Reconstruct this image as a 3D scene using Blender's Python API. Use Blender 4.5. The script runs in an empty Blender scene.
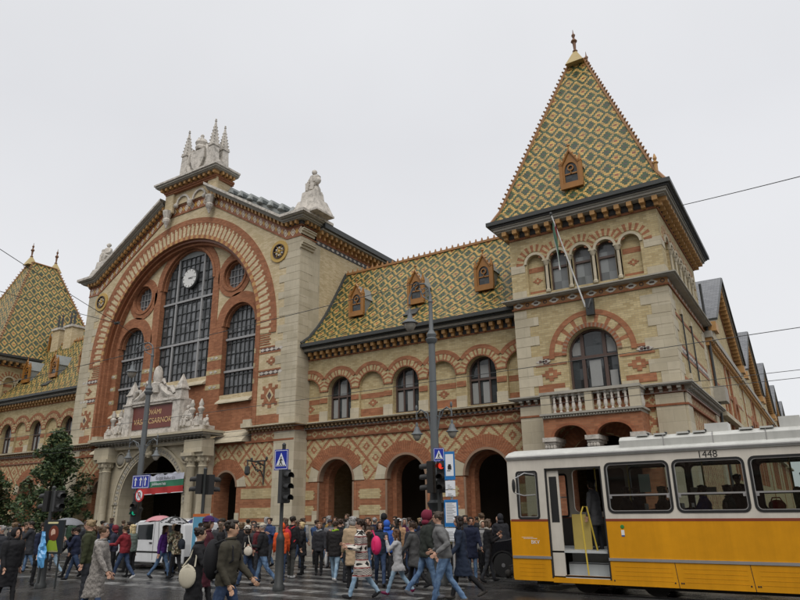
# Market hall on a wet grey day, with a tram and a crowd at the crossing
CAM_F,CAM_P,CAM_Y,CAM_R=645.745,17.79767,32.14616,-.88313
import bpy, bmesh, math, random
from mathutils import Vector, Matrix
from mathutils.geometry import tessellate_polygon
from mathutils.bvhtree import BVHTree
R=math.radians; pi=math.pi
random.seed(7)
sc=bpy.context.scene; COL=sc.collection
# ---------------------------------------------------------------- node helper
class S:
    """a socket wrapped so that node maths can be written as expressions"""
    def __init__(s,nt,v): s.nt=nt; s.v=v
    def _m(s,op,*a):
        n=s.nt.nodes.new('ShaderNodeMath'); n.operation=op
        for i,x in enumerate((s,)+a):
            x=x.v if isinstance(x,S) else x
            if isinstance(x,(int,float)): n.inputs[i].default_value=x
            else: s.nt.links.new(x,n.inputs[i])
        return S(s.nt,n.outputs[0])
    def __add__(s,o): return s._m('ADD',o)
    __radd__=__add__
    def __sub__(s,o): return s._m('SUBTRACT',o)
    def __rsub__(s,o): return (s*-1)+o
    def __mul__(s,o): return s._m('MULTIPLY',o)
    __rmul__=__mul__
    def __truediv__(s,o): return s._m('DIVIDE',o)
    def floor(s): return s._m('FLOOR')
    def fract(s): return s._m('FRACT')
    def abs(s): return s._m('ABSOLUTE')
    def mod(s,o): return s._m('FLOORED_MODULO',o)
    def max(s,o): return s._m('MAXIMUM',o)
    def min(s,o): return s._m('MINIMUM',o)
    def lt(s,o): return s._m('LESS_THAN',o)
    def gt(s,o): return s._m('GREATER_THAN',o)
    def clamp(s): return s.max(0).min(1)
class Mat:
    def __init__(s,name,rough=.8,spec=.4,metal=0):
        s.m=bpy.data.materials.new(name); s.m.use_nodes=True; s.nt=s.m.node_tree
        s.b=s.nt.nodes['Principled BSDF']; s.set('Roughness',rough); s.set('Metallic',metal); s.set('Specular IOR Level',spec)
    def set(s,k,v):
        if isinstance(v,S): s.nt.links.new(v.v,s.b.inputs[k])
        elif k=='Base Color': s.b.inputs[k].default_value=(*v,1)
        else: s.b.inputs[k].default_value=v
    def node(s,t,**kw):
        n=s.nt.nodes.new(t)
        for k,v in kw.items(): setattr(n,k,v)
        return n
    def coord(s,kind='UV'): return S(s.nt,s.node('ShaderNodeTexCoord').outputs[kind])
    def xyz(s,c):
        n=s.node('ShaderNodeSeparateXYZ'); s.nt.links.new(c.v,n.inputs[0]); return [S(s.nt,o) for o in n.outputs]
    def comb(s,x,y,z=0):
        n=s.node('ShaderNodeCombineXYZ')
        for i,v in enumerate((x,y,z)):
            if isinstance(v,S): s.nt.links.new(v.v,n.inputs[i])
            else: n.inputs[i].default_value=v
        return S(s.nt,n.outputs[0])
    def noise(s,c,scale,detail=3,rough=.55):
        n=s.node('ShaderNodeTexNoise'); n.inputs['Scale'].default_value=scale; n.inputs['Detail'].default_value=detail; n.inputs['Roughness'].default_value=rough
        s.nt.links.new(c.v,n.inputs['Vector']); return S(s.nt,n.outputs[0])
    def white(s,c):
        n=s.node('ShaderNodeTexWhiteNoise'); s.nt.links.new(c.v,n.inputs['Vector']); return S(s.nt,n.outputs[0])
    def brick(s,c,c1,c2,mo,w=.25,h=.083,ms=.006):
        n=s.node('ShaderNodeTexBrick'); s.nt.links.new(c.v,n.inputs['Vector'])
        for k,v in (('Color1',c1),('Color2',c2),('Mortar',mo)): n.inputs[k].default_value=(*v,1)
        for k,v in (('Scale',1),('Mortar Size',ms),('Mortar Smooth',.1),('Brick Width',w),('Row Height',h),('Bias',0)): n.inputs[k].default_value=v
        return S(s.nt,n.outputs[0]),S(s.nt,n.outputs[1])
    def mix(s,f,a,b,blend='MIX'):
        n=s.node('ShaderNodeMix',data_type='RGBA',blend_type=blend)
        for k,v in ((0,f),(6,a),(7,b)):
            if isinstance(v,S): s.nt.links.new(v.v,n.inputs[k])
            elif k==0: n.inputs[0].default_value=v
            else: n.inputs[k].default_value=(*v,1)
        return S(s.nt,n.outputs[2])
    def mul(s,col,f):      # colour times scalar
        n=s.node('ShaderNodeVectorMath',operation='SCALE')
        if isinstance(col,S): s.nt.links.new(col.v,n.inputs[0])
        else: n.inputs[0].default_value=col
        s.nt.links.new(f.v,n.inputs['Scale']) if isinstance(f,S) else setattr(n.inputs['Scale'],'default_value',f)
        return S(s.nt,n.outputs[0])
    def bump(s,h,strength=.3,dist=.01):
        n=s.node('ShaderNodeBump'); n.inputs['Strength'].default_value=strength; n.inputs['Distance'].default_value=dist
        s.nt.links.new(h.v,n.inputs['Height']); s.nt.links.new(n.outputs[0],s.b.inputs['Normal'])
def dirty(M,col,amt=.35,c=None):
    c=c or M.coord('Object')
    n=M.noise(c,.55,5,.65); n2=M.noise(c,4.5,4,.6)
    mp=M.node('ShaderNodeMapping'); M.nt.links.new(c.v,mp.inputs['Vector']); mp.inputs['Scale'].default_value=(2.6,2.6,.22)
    n3=M.noise(S(M.nt,mp.outputs[0]),1.0,5,.7)
    f=(n*.85+n2*.5+n3*1.1-.22)*amt*1.0+(1-amt)
    return M.mul(col,f)
def plain(name,col,rough=.7,spec=.4,metal=0,amt=.3,bump=0,scale=None):
    M=Mat(name,rough,spec,metal); c=M.coord('Object')
    M.set('Base Color',dirty(M,col,amt,c))
    if bump: M.bump(M.noise(c,scale or 30,4),bump,.01)
    return M.m
YB1,YB2,YM=(.50,.41,.235),(.37,.285,.145),(.31,.26,.17)
RB1,RB2,RM=(.36,.155,.08),(.245,.098,.05),(.24,.135,.08)
def yellow(M,c): return M.brick(c,YB1,YB2,YM)
def red(M,c): return M.brick(c,RB1,RB2,RM)
def m_brick(name,f,stain=.5):
    M=Mat(name,.88,.25); c=M.coord(); col,h=f(M,c); M.set('Base Color',dirty(M,col,stain)); M.bump(h,-.4,.006); return M.m
MY=m_brick('yellow_brick',yellow); MR=m_brick('red_brick',red); MYG=m_brick('pale_yellow_brick',lambda M,c:M.brick(c,(.60,.50,.33),(.47,.375,.22),(.40,.33,.22)),.3)
def m_lattice():
    M=Mat('brick_lattice',.88,.25); c=M.coord(); x,z,_=M.xyz(c)
    xq=((x/.066).floor()+.5)*.066; zq=((z/.066).floor()+.5)*.066
    p=xq/1.04+(zq-5.2)/1.06; q=xq/1.04-(zq-5.2)/1.06
    fp=(p.fract()-.5).abs(); fq=(q.fract()-.5).abs(); m=fp.max(fq)
    line=m.gt(.425); ring=m.lt(.2)*m.gt(.08); k=line.max(ring)
    yc,h=yellow(M,c); rc,_=red(M,c)
    M.set('Base Color',dirty(M,M.mix(k,yc,rc),.38)); M.bump(h,-.4,.006); return M.m
MLAT=m_lattice()
def m_chain():   # yellow hexagon chain on red brick, stands at z 5.25..5.6
    M=Mat('brick_chain',.88,.25); c=M.coord(); x,z,_=M.xyz(c)
    xq=((x/.06).floor()+.5)*.06
    u=((xq/.62).fract()-.5).abs(); v=((z-5.425)/.62).abs(); m=u+v*1.1
    k=(m.lt(.33)*m.gt(.17)).max(u.gt(.38)*v.lt(.08))
    yc,h=yellow(M,c); rc,_=red(M,c)
    M.set('Base Color',dirty(M,M.mix(k,rc,yc),.35)); M.bump(h,-.4,.006); return M.m
MCH=m_chain()
def m_stars(name,bg,fg,mid,period,z0,hgt):
    """ceramic frieze: pale lozenge stars between ochre rosettes"""
    M=Mat(name,.5,.5); c=M.coord(); x,z,_=M.xyz(c)
    u=(x/period).fract()-.5; v=(z-z0)/hgt
    a=(u.abs()*1.25+v.abs()*.8).lt(.36); b=(u.abs().max(v.abs())).lt(.12)
    u2=((x/period+.5).fract()-.5); d=(u2*u2*period*period+(z-z0)*(z-z0)); r=d.lt(hgt*hgt*.085)*d.gt(hgt*hgt*.02)
    col=M.mix(a,bg,fg); col=M.mix(b,col,mid); col=M.mix(r,col,mid)
    M.set('Base Color',dirty(M,col,.35)); return M.m
def m_frieze(name,bg,fg,mid):
    """same stars running along U for the raking frieze (v is 0..1 across it)"""
    M=Mat(name,.5,.5); c=M.coord(); x,z,_=M.xyz(c)
    u=(x/.56).fract()-.5; v=z-.5; d=u.abs()*1.35+v.abs()*1.0
    a=d.lt(.46)*d.gt(.30); b=d.lt(.20); u3=((x/.56+.5).fract()-.5).abs(); g_=(u3*1.6+v.abs()).lt(.34)
    e=v.abs().gt(.42)
    col=M.mix(a,bg,fg); col=M.mix(b,col,fg); col=M.mix(g_,col,mid); col=M.mix(e,col,(.30,.11,.06))
    M.set('Base Color',dirty(M,col,.35)); return M.m
def m_tiles():
    M=Mat('glazed_roof_tiles',.45,.25); c=M.coord(); x,z,_=M.xyz(c)
    row=(z/.1).floor(); xs=x+row.mod(2)*.07
    xq=((xs/.14).floor()+.5)*.14-row.mod(2)*.07; zq=(row+.5)*.1
    p=xq/.70+zq/1.0+.013; q=xq/.70-zq/1.0+.017
    i=p.floor(); j=q.floor(); par=(i-j).mod(2)
    m=((p.fract()-.5).abs()).max((q.fract()-.5).abs())
    Y=(.38,.245,.075); G=(.045,.072,.034); D=(.075,.055,.04); Rr=(.21,.06,.03)
    ca=M.mix(m.lt(.30),G,Y); ca=M.mix(m.lt(.10),ca,Rr)
    cb=M.mix(m.gt(.30),G,Y); cb=M.mix(m.lt(.10),cb,D)
    col=M.mix(par,ca,cb)
    w=M.white(M.comb((xs/.14).floor(),row)); col=M.mul(col,w*.62+.6)
    M.set('Base Color',dirty(M,col,.3))
    h=(z/.1).fract()*-1+1; edge=((xs/.14).fract()-.5).abs()
    M.bump(h-edge*.8,.9,.03); M.set('Roughness',w*.25+.35); return M.m
MT=m_tiles()
MSTONE=None
def m_stone(name,c1,c2,w=.8,h=.42,stain=.4):
    M=Mat(name,.85,.3); c=M.coord(); col,hh=M.brick(c,c1,c2,tuple(v*.72 for v in c1),w,h,.007)
    o=M.coord('Object'); st=M.noise(o,1.3,6,.7)
    M.set('Base Color',dirty(M,col,stain,o)); M.bump(hh,-.3,.01); return M.m
MS=m_stone('limestone',(.50,.445,.335),(.41,.36,.26))
M=Mat('pale_stone',.85,.25); c=M.coord('Object'); n=M.noise(c,3.2,6,.72); n2=M.noise(c,9,5,.7)
M.set('Base Color',M.mix(((n-.46)*4.5).clamp()*.75,dirty(M,(.56,.52,.465),.45,c),(.17,.16,.14))); M.bump(n2+n*.5,.9,.03); MSW=M.m
MSD=plain('weathered_stone',(.33,.31,.265),.85,amt=.55,bump=.3,scale=15)
MTERRA=plain('terracotta',(.44,.245,.09),.6,amt=.35)
MOCH=plain('glazed_ochre',(.29,.13,.03),.35,amt=.4)
MOCHD=plain('glazed_brown',(.20,.075,.035),.4,amt=.3)
MGUT=plain('dark_gutter',(.045,.048,.046),.5,amt=.3)
MOCB=plain('ochre_bracket',(.27,.18,.09),.7,amt=.5)
MDK=plain('dark_frieze',(.055,.055,.055),.6,amt=.3)
MLEAD=plain('lead_sheet',(.22,.235,.23),.45,amt=.4)
MIRON=plain('painted_iron',(.035,.038,.038),.5,amt=.2)
MGREYI=plain('grey_painted_iron',(.11,.12,.125),.5,amt=.25)
MFRAME=plain('window_frame_paint',(.085,.055,.045),.5,amt=.2)
MSTEEL=plain('glazing_bars',(.30,.30,.30),.5,amt=.2)
MWHITE=plain('white_paint',(.72,.72,.70),.5,amt=.15)
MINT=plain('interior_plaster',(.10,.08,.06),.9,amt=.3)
MBLK=plain('black_plastic',(.02,.02,.02),.45,amt=.1)
def m_slate():
    M=Mat('slate',.5,.4); c=M.coord(); col,h=M.brick(c,(.15,.155,.165),(.10,.105,.115),(.05,.05,.05),.3,.22,.01); M.set('Base Color',dirty(M,col,.4)); M.bump(h,-.5,.01); return M.m
MSL=m_slate()
MFRZ=m_frieze('gable_frieze',(.26,.10,.04),(.62,.56,.44),(.50,.28,.06))
MROLL=plain('roll_moulding',(.25,.165,.11),.8)
MRD=m_brick('dark_red_brick',lambda M,c:M.brick(c,(.31,.115,.055),(.22,.08,.04),(.2,.1,.06)))
MCUR=plain('grey_curtain',(.26,.265,.26),.8)
MFRT=m_stars('tower_frieze',(.40,.20,.07),(.70,.68,.60),(.10,.06,.04),.75,9.74,.3)
MFRG=m_stars('wall_star_band',(.09,.05,.04),(.70,.67,.6),(.36,.13,.06),.28,0,.3)
def m_glass(name,col=(.035,.04,.042),rough=.06,var=.5):
    M=Mat(name,rough,.5); c=M.coord(); x,z,_=M.xyz(c)
    w=M.white(M.comb((x/.31).floor(),(z/.42).floor())); M.set('Base Color',M.mul(col,w*var*2+(1-var)))
    M.set('IOR',1.5); fx=(x/.31).fract()-.5; fz=(z/.42).fract()-.5; w2=M.white(M.comb((x/.31).floor()+7.3,(z/.42).floor()))-.5; M.bump(fx*(w-.5)*2+fz*w2*2+M.noise(c,2.2,2)*.3,.6,.02); return M.m
MGL=m_glass('window_glass'); MGL2=m_glass('pale_blind_glass',(.16,.17,.17),.1,.6)
MGLG=m_glass('hall_glass',(.11,.115,.12),.05,.55)
# ---------------------------------------------------------------- mesh builder
class MB:
    def __init__(s,M=None): s.v=[];s.f=[];s.mi=[];s.M=M or Matrix();s.uv={}
    def vert(s,p): s.v.append(s.M@Vector(p)); return len(s.v)-1
    def face(s,pts,m=0,uv=None):
        s.f.append([s.vert(p) for p in pts]); s.mi.append(m)
        if uv: s.uv[len(s.f)-1]=uv
    def fi(s,idx,m=0): s.f.append(list(idx)); s.mi.append(m)
    def box(s,x0,x1,y0,y1,z0,z1,m=0):
        i=[s.vert(p) for p in ((x0,y0,z0),(x1,y0,z0),(x1,y1,z0),(x0,y1,z0),(x0,y0,z1),(x1,y0,z1),(x1,y1,z1),(x0,y1,z1))]
        for q in ((0,1,5,4),(1,2,6,5),(2,3,7,6),(3,0,4,7),(4,5,6,7),(3,2,1,0)): s.fi([i[k] for k in q],m)
    def hexa(s,P,m=0):
        i=[s.vert(p) for p in P]
        for q in ((0,1,5,4),(1,2,6,5),(2,3,7,6),(3,0,4,7),(4,5,6,7),(3,2,1,0)): s.fi([i[k] for k in q],m)
    def frus(s,cx,cy,z0,z1,ax,ay,bx,by,m=0):
        s.hexa([(cx-ax,cy-ay,z0),(cx+ax,cy-ay,z0),(cx+ax,cy+ay,z0),(cx-ax,cy+ay,z0),(cx-bx,cy-by,z1),(cx+bx,cy-by,z1),(cx+bx,cy+by,z1),(cx-bx,cy+by,z1)],m)
    def prism(s,out,y0,y1,holes=(),m=0,ms=None,back=True):
        ms=m if ms is None else ms
        loops=[[Vector((x,0,z)) for x,z in L] for L in [out]+list(holes)]
        tris=tessellate_polygon(loops); flat=[p for L in loops for p in L]
        a=[s.vert((p.x,y0,p.z)) for p in flat]; b=[s.vert((p.x,y1,p.z)) for p in flat]
        for t in tris:
            A,B,C=(flat[k] for k in t)
            n=(B-A).cross(C-A).y
            t=t if n<0 else t[::-1]
            s.fi([a[k] for k in t],m)
            if back: s.fi([b[k] for k in t[::-1]],m)
        o=0
        for k,L in enumerate(loops):
            ar=sum(L[i].x*L[(i+1)%len(L)].z-L[(i+1)%len(L)].x*L[i].z for i in range(len(L)))
            for i in range(len(L)):
                j=(i+1)%len(L); q=[a[o+i],b[o+i],b[o+j],a[o+j]]
                if (ar>0)!=(k>0): q=q
                else: q=q[::-1]
                s.fi(q[::-1] if (ar>0)==(k==0) and False else q,ms)
            o+=len(L)
    def arc(s,cx,cz,r0,r1,y0,y1,a0,a1,n,pat=(0,),ry=1):
        """voussoir ring; material of piece i is pat[i%len]"""
        for i in range(n):
            t0=R(a0+(a1-a0)*i/n); t1=R(a0+(a1-a0)*(i+1)/n)
            P=lambda r,t,y:(cx+r*math.cos(t),y,cz+r*ry*math.sin(t))
            m=pat[i%len(pat)]
            s.face([P(r0,t0,y0),P(r1,t0,y0),P(r1,t1,y0),P(r0,t1,y0)],m)
            s.face([P(r1,t0,y0),P(r1,t0,y1),P(r1,t1,y1),P(r1,t1,y0)],m)
            s.face([P(r0,t1,y0),P(r0,t1,y1),P(r0,t0,y1),P(r0,t0,y0)],m)
            if i==0: s.face([P(r0,t0,y0),P(r0,t0,y1),P(r1,t0,y1),P(r1,t0,y0)],m)
            if i==n-1: s.face([P(r1,t1,y0),P(r1,t1,y1),P(r0,t1,y1),P(r0,t1,y0)],m)
    def tube(s,pts,rad,n=8,m=0,cap=True,sq=None):
        pts=[Vector(p) for p in pts]
        if isinstance(rad,(int,float)): rad=[rad]*len(pts)
        rings=[];up=None
        for i,p in enumerate(pts):
            d=(pts[min(i+1,len(pts)-1)]-pts[max(i-1,0)]).normalized()
            if up is None:
                up=d.orthogonal().normalized() if sq is None else Vector(sq)
            u=(up-d*up.dot(d))
            if u.length<1e-4: u=d.orthogonal()
            u.normalize(); w=d.cross(u); up=u
            rings.append([s.vert(p+(u*math.cos(2*pi*k/n)+w*math.sin(2*pi*k/n))*rad[i]) for k in range(n)])
        for a,b in zip(rings,rings[1:]):
            for k in range(n): s.fi([a[k],a[(k+1)%n],b[(k+1)%n],b[k]],m)
        if cap: s.fi(rings[0][::-1],m); s.fi(rings[-1],m)
    def lathe(s,cx,cy,prof,n=12,m=0,cap=True,axis=None):
        rings=[]
        for r,z in prof:
            rings.append([s.vert((cx+r*math.cos(2*pi*k/n),cy+r*math.sin(2*pi*k/n),z)) for k in range(n)])
        for a,b in zip(rings,rings[1:]):
            for k in range(n): s.fi([a[k],a[(k+1)%n],b[(k+1)%n],b[k]],m)
        if cap: s.fi(rings[0][::-1],m); s.fi(rings[-1],m)
    def ell(s,c,r,n=10,k=7,m=0,rot=None):
        c=Vector(c); rot=rot or Matrix.Identity(3); rings=[]
        for i in range(1,k):
            t=pi*i/k
            rings.append([s.vert(c+rot@Vector((r[0]*math.sin(t)*math.cos(2*pi*j/n),r[1]*math.sin(t)*math.sin(2*pi*j/n),-r[2]*math.cos(t)))) for j in range(n)])
        a=s.vert(c+rot@Vector((0,0,-r[2]))); b=s.vert(c+rot@Vector((0,0,r[2])))
        for p,q in zip(rings,rings[1:]):
            for j in range(n): s.fi([p[j],p[(j+1)%n],q[(j+1)%n],q[j]],m)
        for j in range(n):
            s.fi([a,rings[0][(j+1)%n],rings[0][j]],m); s.fi([b,rings[-1][j],rings[-1][(j+1)%n]],m)
    def mesh(s,name,mats,smooth=False):
        me=bpy.data.meshes.new(name); me.from_pydata([tuple(v) for v in s.v],[],s.f)
        if not isinstance(mats,(list,tuple)): mats=[mats]
        for m in mats: me.materials.append(m)
        me.polygons.foreach_set('material_index',s.mi)
        uv=me.uv_layers.new(name='UV').data
        Z=Vector((0,0,1))
        for p in me.polygons:
            if p.index in s.uv:
                for li,c in zip(p.loop_indices,s.uv[p.index]): uv[li].uv=c
                continue
            n=p.normal
            if abs(n.z)>.97: t=Vector((1,0,0)); b=Vector((0,1,0))
            else: t=Z.cross(n).normalized(); b=n.cross(t)
            for li in p.loop_indices:
                co=me.vertices[me.loops[li].vertex_index].co
                uv[li].uv=(co.dot(t),co.dot(b))
        if smooth:
            me.polygons.foreach_set('use_smooth',[True]*len(me.polygons))
            try: me.set_sharp_from_angle(angle=R(40))
            except Exception: pass
        me.update(); return me
    def build(s,name,mats,parent=None,loc=None,smooth=False,rz=0):
        o=bpy.data.objects.new(name,s.mesh(name,mats,smooth)); COL.objects.link(o)
        if parent: o.parent=parent
        if loc: o.location=loc
        if rz: o.rotation_euler.z=rz
        return o
def tag(o,label=None,cat=None,group=None,kind=None):
    for k,v in (('label',label),('category',cat),('group',group),('kind',kind)):
        if v: o[k]=v
    return o
def empty(name,loc=(0,0,0),rz=0):
    o=bpy.data.objects.new(name,None); COL.objects.link(o); o.location=loc; o.rotation_euler.z=rz; return o
def copy_tree(o,parent=None,loc=None,rz=None):
    c=o.copy(); COL.objects.link(c)
    if parent: c.parent=parent
    if loc: c.location=loc
    if rz is not None: c.rotation_euler.z=rz
    for ch in list(o.children): copy_tree(ch,c)
    return c
def arch(cx,z0,spring,r,n=20,ry=1):
    return [(cx-r,z0)]+[(cx+r*math.cos(pi-pi*i/n),spring+r*ry*math.sin(pi*i/n)) for i in range(n+1)]+[(cx+r,z0)]
def circ(cx,cz,r,n=24): return [(cx+r*math.cos(2*pi*i/n),cz+r*math.sin(2*pi*i/n)) for i in range(n)]
def rect(x0,x1,z0,z1): return [(x0,z0),(x1,z0),(x1,z1),(x0,z1)]
def text(s,name,size,loc,mat,parent=None,rot=(pi/2,0,0),ext=.004,align='CENTER'):
    cu=bpy.data.curves.new(name,'FONT'); cu.body=s; cu.size=size; cu.align_x=align; cu.align_y='CENTER'; cu.extrude=ext
    cu.materials.append(mat); t=bpy.data.objects.new(name,cu); COL.objects.link(t); bpy.context.view_layer.update()
    me=bpy.data.meshes.new_from_object(t.evaluated_get(bpy.context.evaluated_depsgraph_get())); bpy.data.objects.remove(t); bpy.data.curves.remove(cu)
    o=bpy.data.objects.new(name,me); COL.objects.link(o); o.location=loc; o.rotation_euler=rot
    if parent: o.parent=parent
    return o
# ================================================================= MARKET HALL
HALL=empty('market_hall',(-30.7,24.1,-.05))
tag(HALL,'ornate yellow and red brick market hall with patterned tile roofs and a great arched gable','market hall')
bpy.context.view_layer.update()
def hb(o,parent=None):
    if parent is None:
        o.parent=HALL; o.matrix_parent_inverse=Matrix.Translation(-HALL.location)
    else: o.parent=parent
    return o
def F(y): return MB(Matrix.Translation((0,y,0)))            # front frame, local y=0 on the wall face
def SD(X): return MB(Matrix(((0,-1,0,X),(1,0,0,0),(0,0,1,0),(0,0,0,1))))   # side frame: local x is world y, outward is -y
def brackets(mb,x0,x1,step,w,d,z0,z1,y=0,m=0,m2=None):
    n=max(1,round((x1-x0)/step)); s=(x1-x0)/n
    for i in range(n+1):
        x=x0+i*s
        mb.box(x-w/2,x+w/2,y-d,y,z0+(z1-z0)*.45,z1,m); mb.box(x-w/2*.8,x+w/2*.8,y-d*.55,y,z0,z0+(z1-z0)*.45,m if m2 is None else m2)
def diamond(mb,x,z,s=.2,y=-.014,m=0,m2=1):
    """stepped brick lozenge"""
    for k,h in enumerate((.083,.25,.415)):
        w=(.62,.38,.14)[k]*s/.2*.5; mb.box(x-w,x+w,y-.001*k,y+.03,z-h*s/.2*.5,z+h*s/.2*.5,m)
    mb.box(x-.06*s/.2,x+.06*s/.2,y-.008,y+.03,z-.045,z+.045,m2)
def quoin(mb,xa,dirn,z0,z1,wide=.95,narrow=.6,h=.42,m=0,y=-.02,seed=1):
    rr=random.Random(seed); z=z0;k=0
    while z<z1-.05:
        hh=min(h*rr.uniform(.85,1.15),z1-z); w=(wide if k%2 else narrow)*rr.uniform(.9,1.12)
        a,b=sorted((xa,xa+dirn*w)); mb.box(a,b,y-rr.uniform(0,.006),0,z+.006,z+hh-.006,m); z+=hh;k+=1
def window_obj(name,half,spring,trans,mul,ry=1,fw=.07,fm=None,gm=None,blind=None,depth=.06):
    """frame mesh + pane child; local origin at the middle of the opening's foot on the glass plane"""
    top=lambda x: spring+ry*math.sqrt(max(0,half*half-x*x))
    f=MB(); f.prism(arch(0,0,spring,half,18,ry),-depth,depth,[[(x*(half-fw)/half, fw if z==0 else (spring+(z-spring)*(half-fw)/half)) for x,z in arch(0,0,spring,half,18,ry)]])
    for x,w in mul: f.box(x-w/2,x+w/2,-depth*.8,depth*.8,fw*.9,top(abs(x)+w/2)-fw*.5)
    for z,w in trans:
        hx=half-fw*.9 if z<=spring else math.sqrt(max(.01,half*half-((z-spring)/ry)**2))-fw*.9
        f.box(-hx,hx,-depth,depth,z-w/2,z+w/2)
    fo=f.build(name,fm or MFRAME)
    g=MB(); g.prism(arch(0,.01,spring,half-.01,18,ry),depth*.3,depth*.3+.02); go=g.build('pane',gm or MGL); go.parent=fo
    if blind:
        b=MB()
        for x0,x1,z0,z1 in blind: b.box(x0,x1,depth*.3-.012,depth*.3-.004,z0,z1)
        bo=b.build('curtain',MCUR); bo.parent=fo
    return fo
def place(src,pts,rz=0):
    """put the window itself at the first spot and copies at the others"""
    for i,p in enumerate(pts):
        o=src if i==0 else copy_tree(src)
        o.location=p; o.rotation_euler.z=rz
        hb(o)
# ------------------------------------------------------------ wings
MX=lambda x:-61.4-x
W_UP=dict(z0=5.93,sill=6.05,spr=7.45,r=.7)
def wing(xw,xb,xa,x0,x1):
    """xw window axes, xb blind arches, xa ground arches, x0..x1 wall"""
    w=F(25); holes=[arch(x,6.05,7.45,.7) for x in xw+xb]
    w.prism(rect(x0,x1,5.93,9.62),0,.5,holes,0)
    for x in xb:
        xa0,xa1=max(x-.75,x0),min(x+.75,x1)
        w.box(x-.75,x+.75,.14,.2,6.0,8.25,0)
        w.box(x-.69,x+.69,.125,.15,6.9,7.14,1); w.box(x-.69,x+.69,.115,.15,6.06,6.42,1)
        diamond(w,x,6.68,.17,.125,1,0)
    allx=sorted(xw+xb)
    for k_,x in enumerate(allx):
        w.arc(x,7.45,.72,1.04,-.03-.004*(k_%2),.02,0,180,34,(1,0,0,1,0))
        w.arc(x,7.45,1.02,1.2,-.045,.02,36,144,16,(1,))
        w.arc(x,7.45,.70,.76,-.055,.02,0,180,36,(1,2))
    for a in allx:
        for x in (a-.96,):
            w.box(x-.22,x+.22,-.035,0,6.9,7.14,1); w.box(x-.25,x+.25,-.05,0,5.95,6.5,3)
    hb(w.build('upper_wall',[MY,MR,MOCHD,MS]))
    # lower wall
    g=F(25); out=[(x0,3.18)]
    for x in sorted(xa): out+=[(x+1.05*math.cos(pi-pi*i/18),3.18+1.05*math.sin(pi*i/18)) for i in range(19)]
    out+=[(x1,3.18),(x1,5.2),(x0,5.2)]
    g.prism(out,0,1.0,m=0,ms=1)
    edges=[x0]+[e for x in sorted(xa) for e in (x-1.05,x+1.05)]+[x1]
    for a,b in zip(edges[::2],edges[1::2]):
        g.box(a,b,0,1.0,-.05,3.18,1)
        c=(a+b)/2; hw=(b-a)/2
        for zz in (2.35,1.65):
            for k in range(5): g.box(max(a+.03,c-hw*.62-(k%2)*.07),min(b-.03,c+hw*.62+(k%2)*.07),-.012,0,zz+k*.085,zz+(k+1)*.085,2)
        g.box(a-.02,b+.02,-.09,.03,1.24,1.37,4); g.box(a,b,-.05,0,.08,1.24,3)
        for e,s in ((a,1),(b,-1)):
            if abs(e-x0)>.01 and abs(e-x1)>.01:
                g.box(min(e,e+s*.16),max(e,e+s*.16),-.03,0,1.37,3.1,1)
                g.box(min(e-s*.02,e+s*.32),max(e-s*.02,e+s*.32),-.055,0,1.37,1.85,4); g.tube([(e-s*.02,-.02,1.4),(e-s*.02,-.02,3.12)],.05,8,5)
    for x in xa:
        g.arc(x,3.18,1.1,1.62,-.04,.02,26,154,56,(1,6)); g.arc(x,3.18,1.0,1.1,-.05,.3,0,180,24,(5,))
        for s in (1,-1):
            P=[(x+s*1.1,3.18),(x+s*1.1*math.cos(R(25)),3.18+1.1*math.sin(R(25))),(x+s*1.62*math.cos(R(25)),3.18+1.62*math.sin(R(25))),(x+s*1.66,3.18)]
            g.prism(P[::s],-.035,.01,m=4)
        g.arc(x,3.18,.86,1.05,.55,1.0,0,180,20,(1,)); g.box(x-1.05,x-.86,.55,1.0,-.05,3.18,1); g.box(x+.86,x+1.05,.55,1.0,-.05,3.18,1)
    hb(g.build('arcade_wall',[MLAT,MR,MY,MSD,MS,MROLL,MRD]))
    # string course and eaves
    s=F(25); s.box(x0,x1,-.02,.3,5.25,5.62,0); s.box(x0,x1,-.07,.05,5.18,5.25,1)
    s.box(x0,x1,-.12,.1,5.62,5.68,1); brackets(s,x0+.1,x1-.1,.235,.11,.26,5.66,5.86,0,2,3); s.box(x0,x1,-.05,0,5.62,5.86,1)
    s.box(x0,x1,-.33,.4,5.86,5.90,2); s.box(x0,x1,-.38,.4,5.90,5.96,4)
    hb(s.build('string_course',[MCH,MOCHD,MOCB,MSD,MS]))
    e=F(25); e.box(x0,x1,-.03,0,9.13,9.2,3); e.box(x0,x1,-.05,0,9.2,9.52,1); brackets(e,x0+.2,x1-.2,.385,.17,.33,9.18,9.5,0,2,2)
    e.box(x0,x1,-.40,0,9.50,9.56,0); e.box(x0,x1,-.46,0,9.56,9.68,4); e.box(x0,x1,-.58,0,9.68,9.74,0); e.box(x0,x1,-.75,.4,9.74,9.9,0)
    hb(e.build('cornice',[MGUT,MDK,MTERRA,MR,MSD]))
PROF=[(24.3,9.9),(24.95,10.35),(25.6,11.02),(26.25,11.85),(27.05,13.1),(28.05,14.75)]
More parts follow.
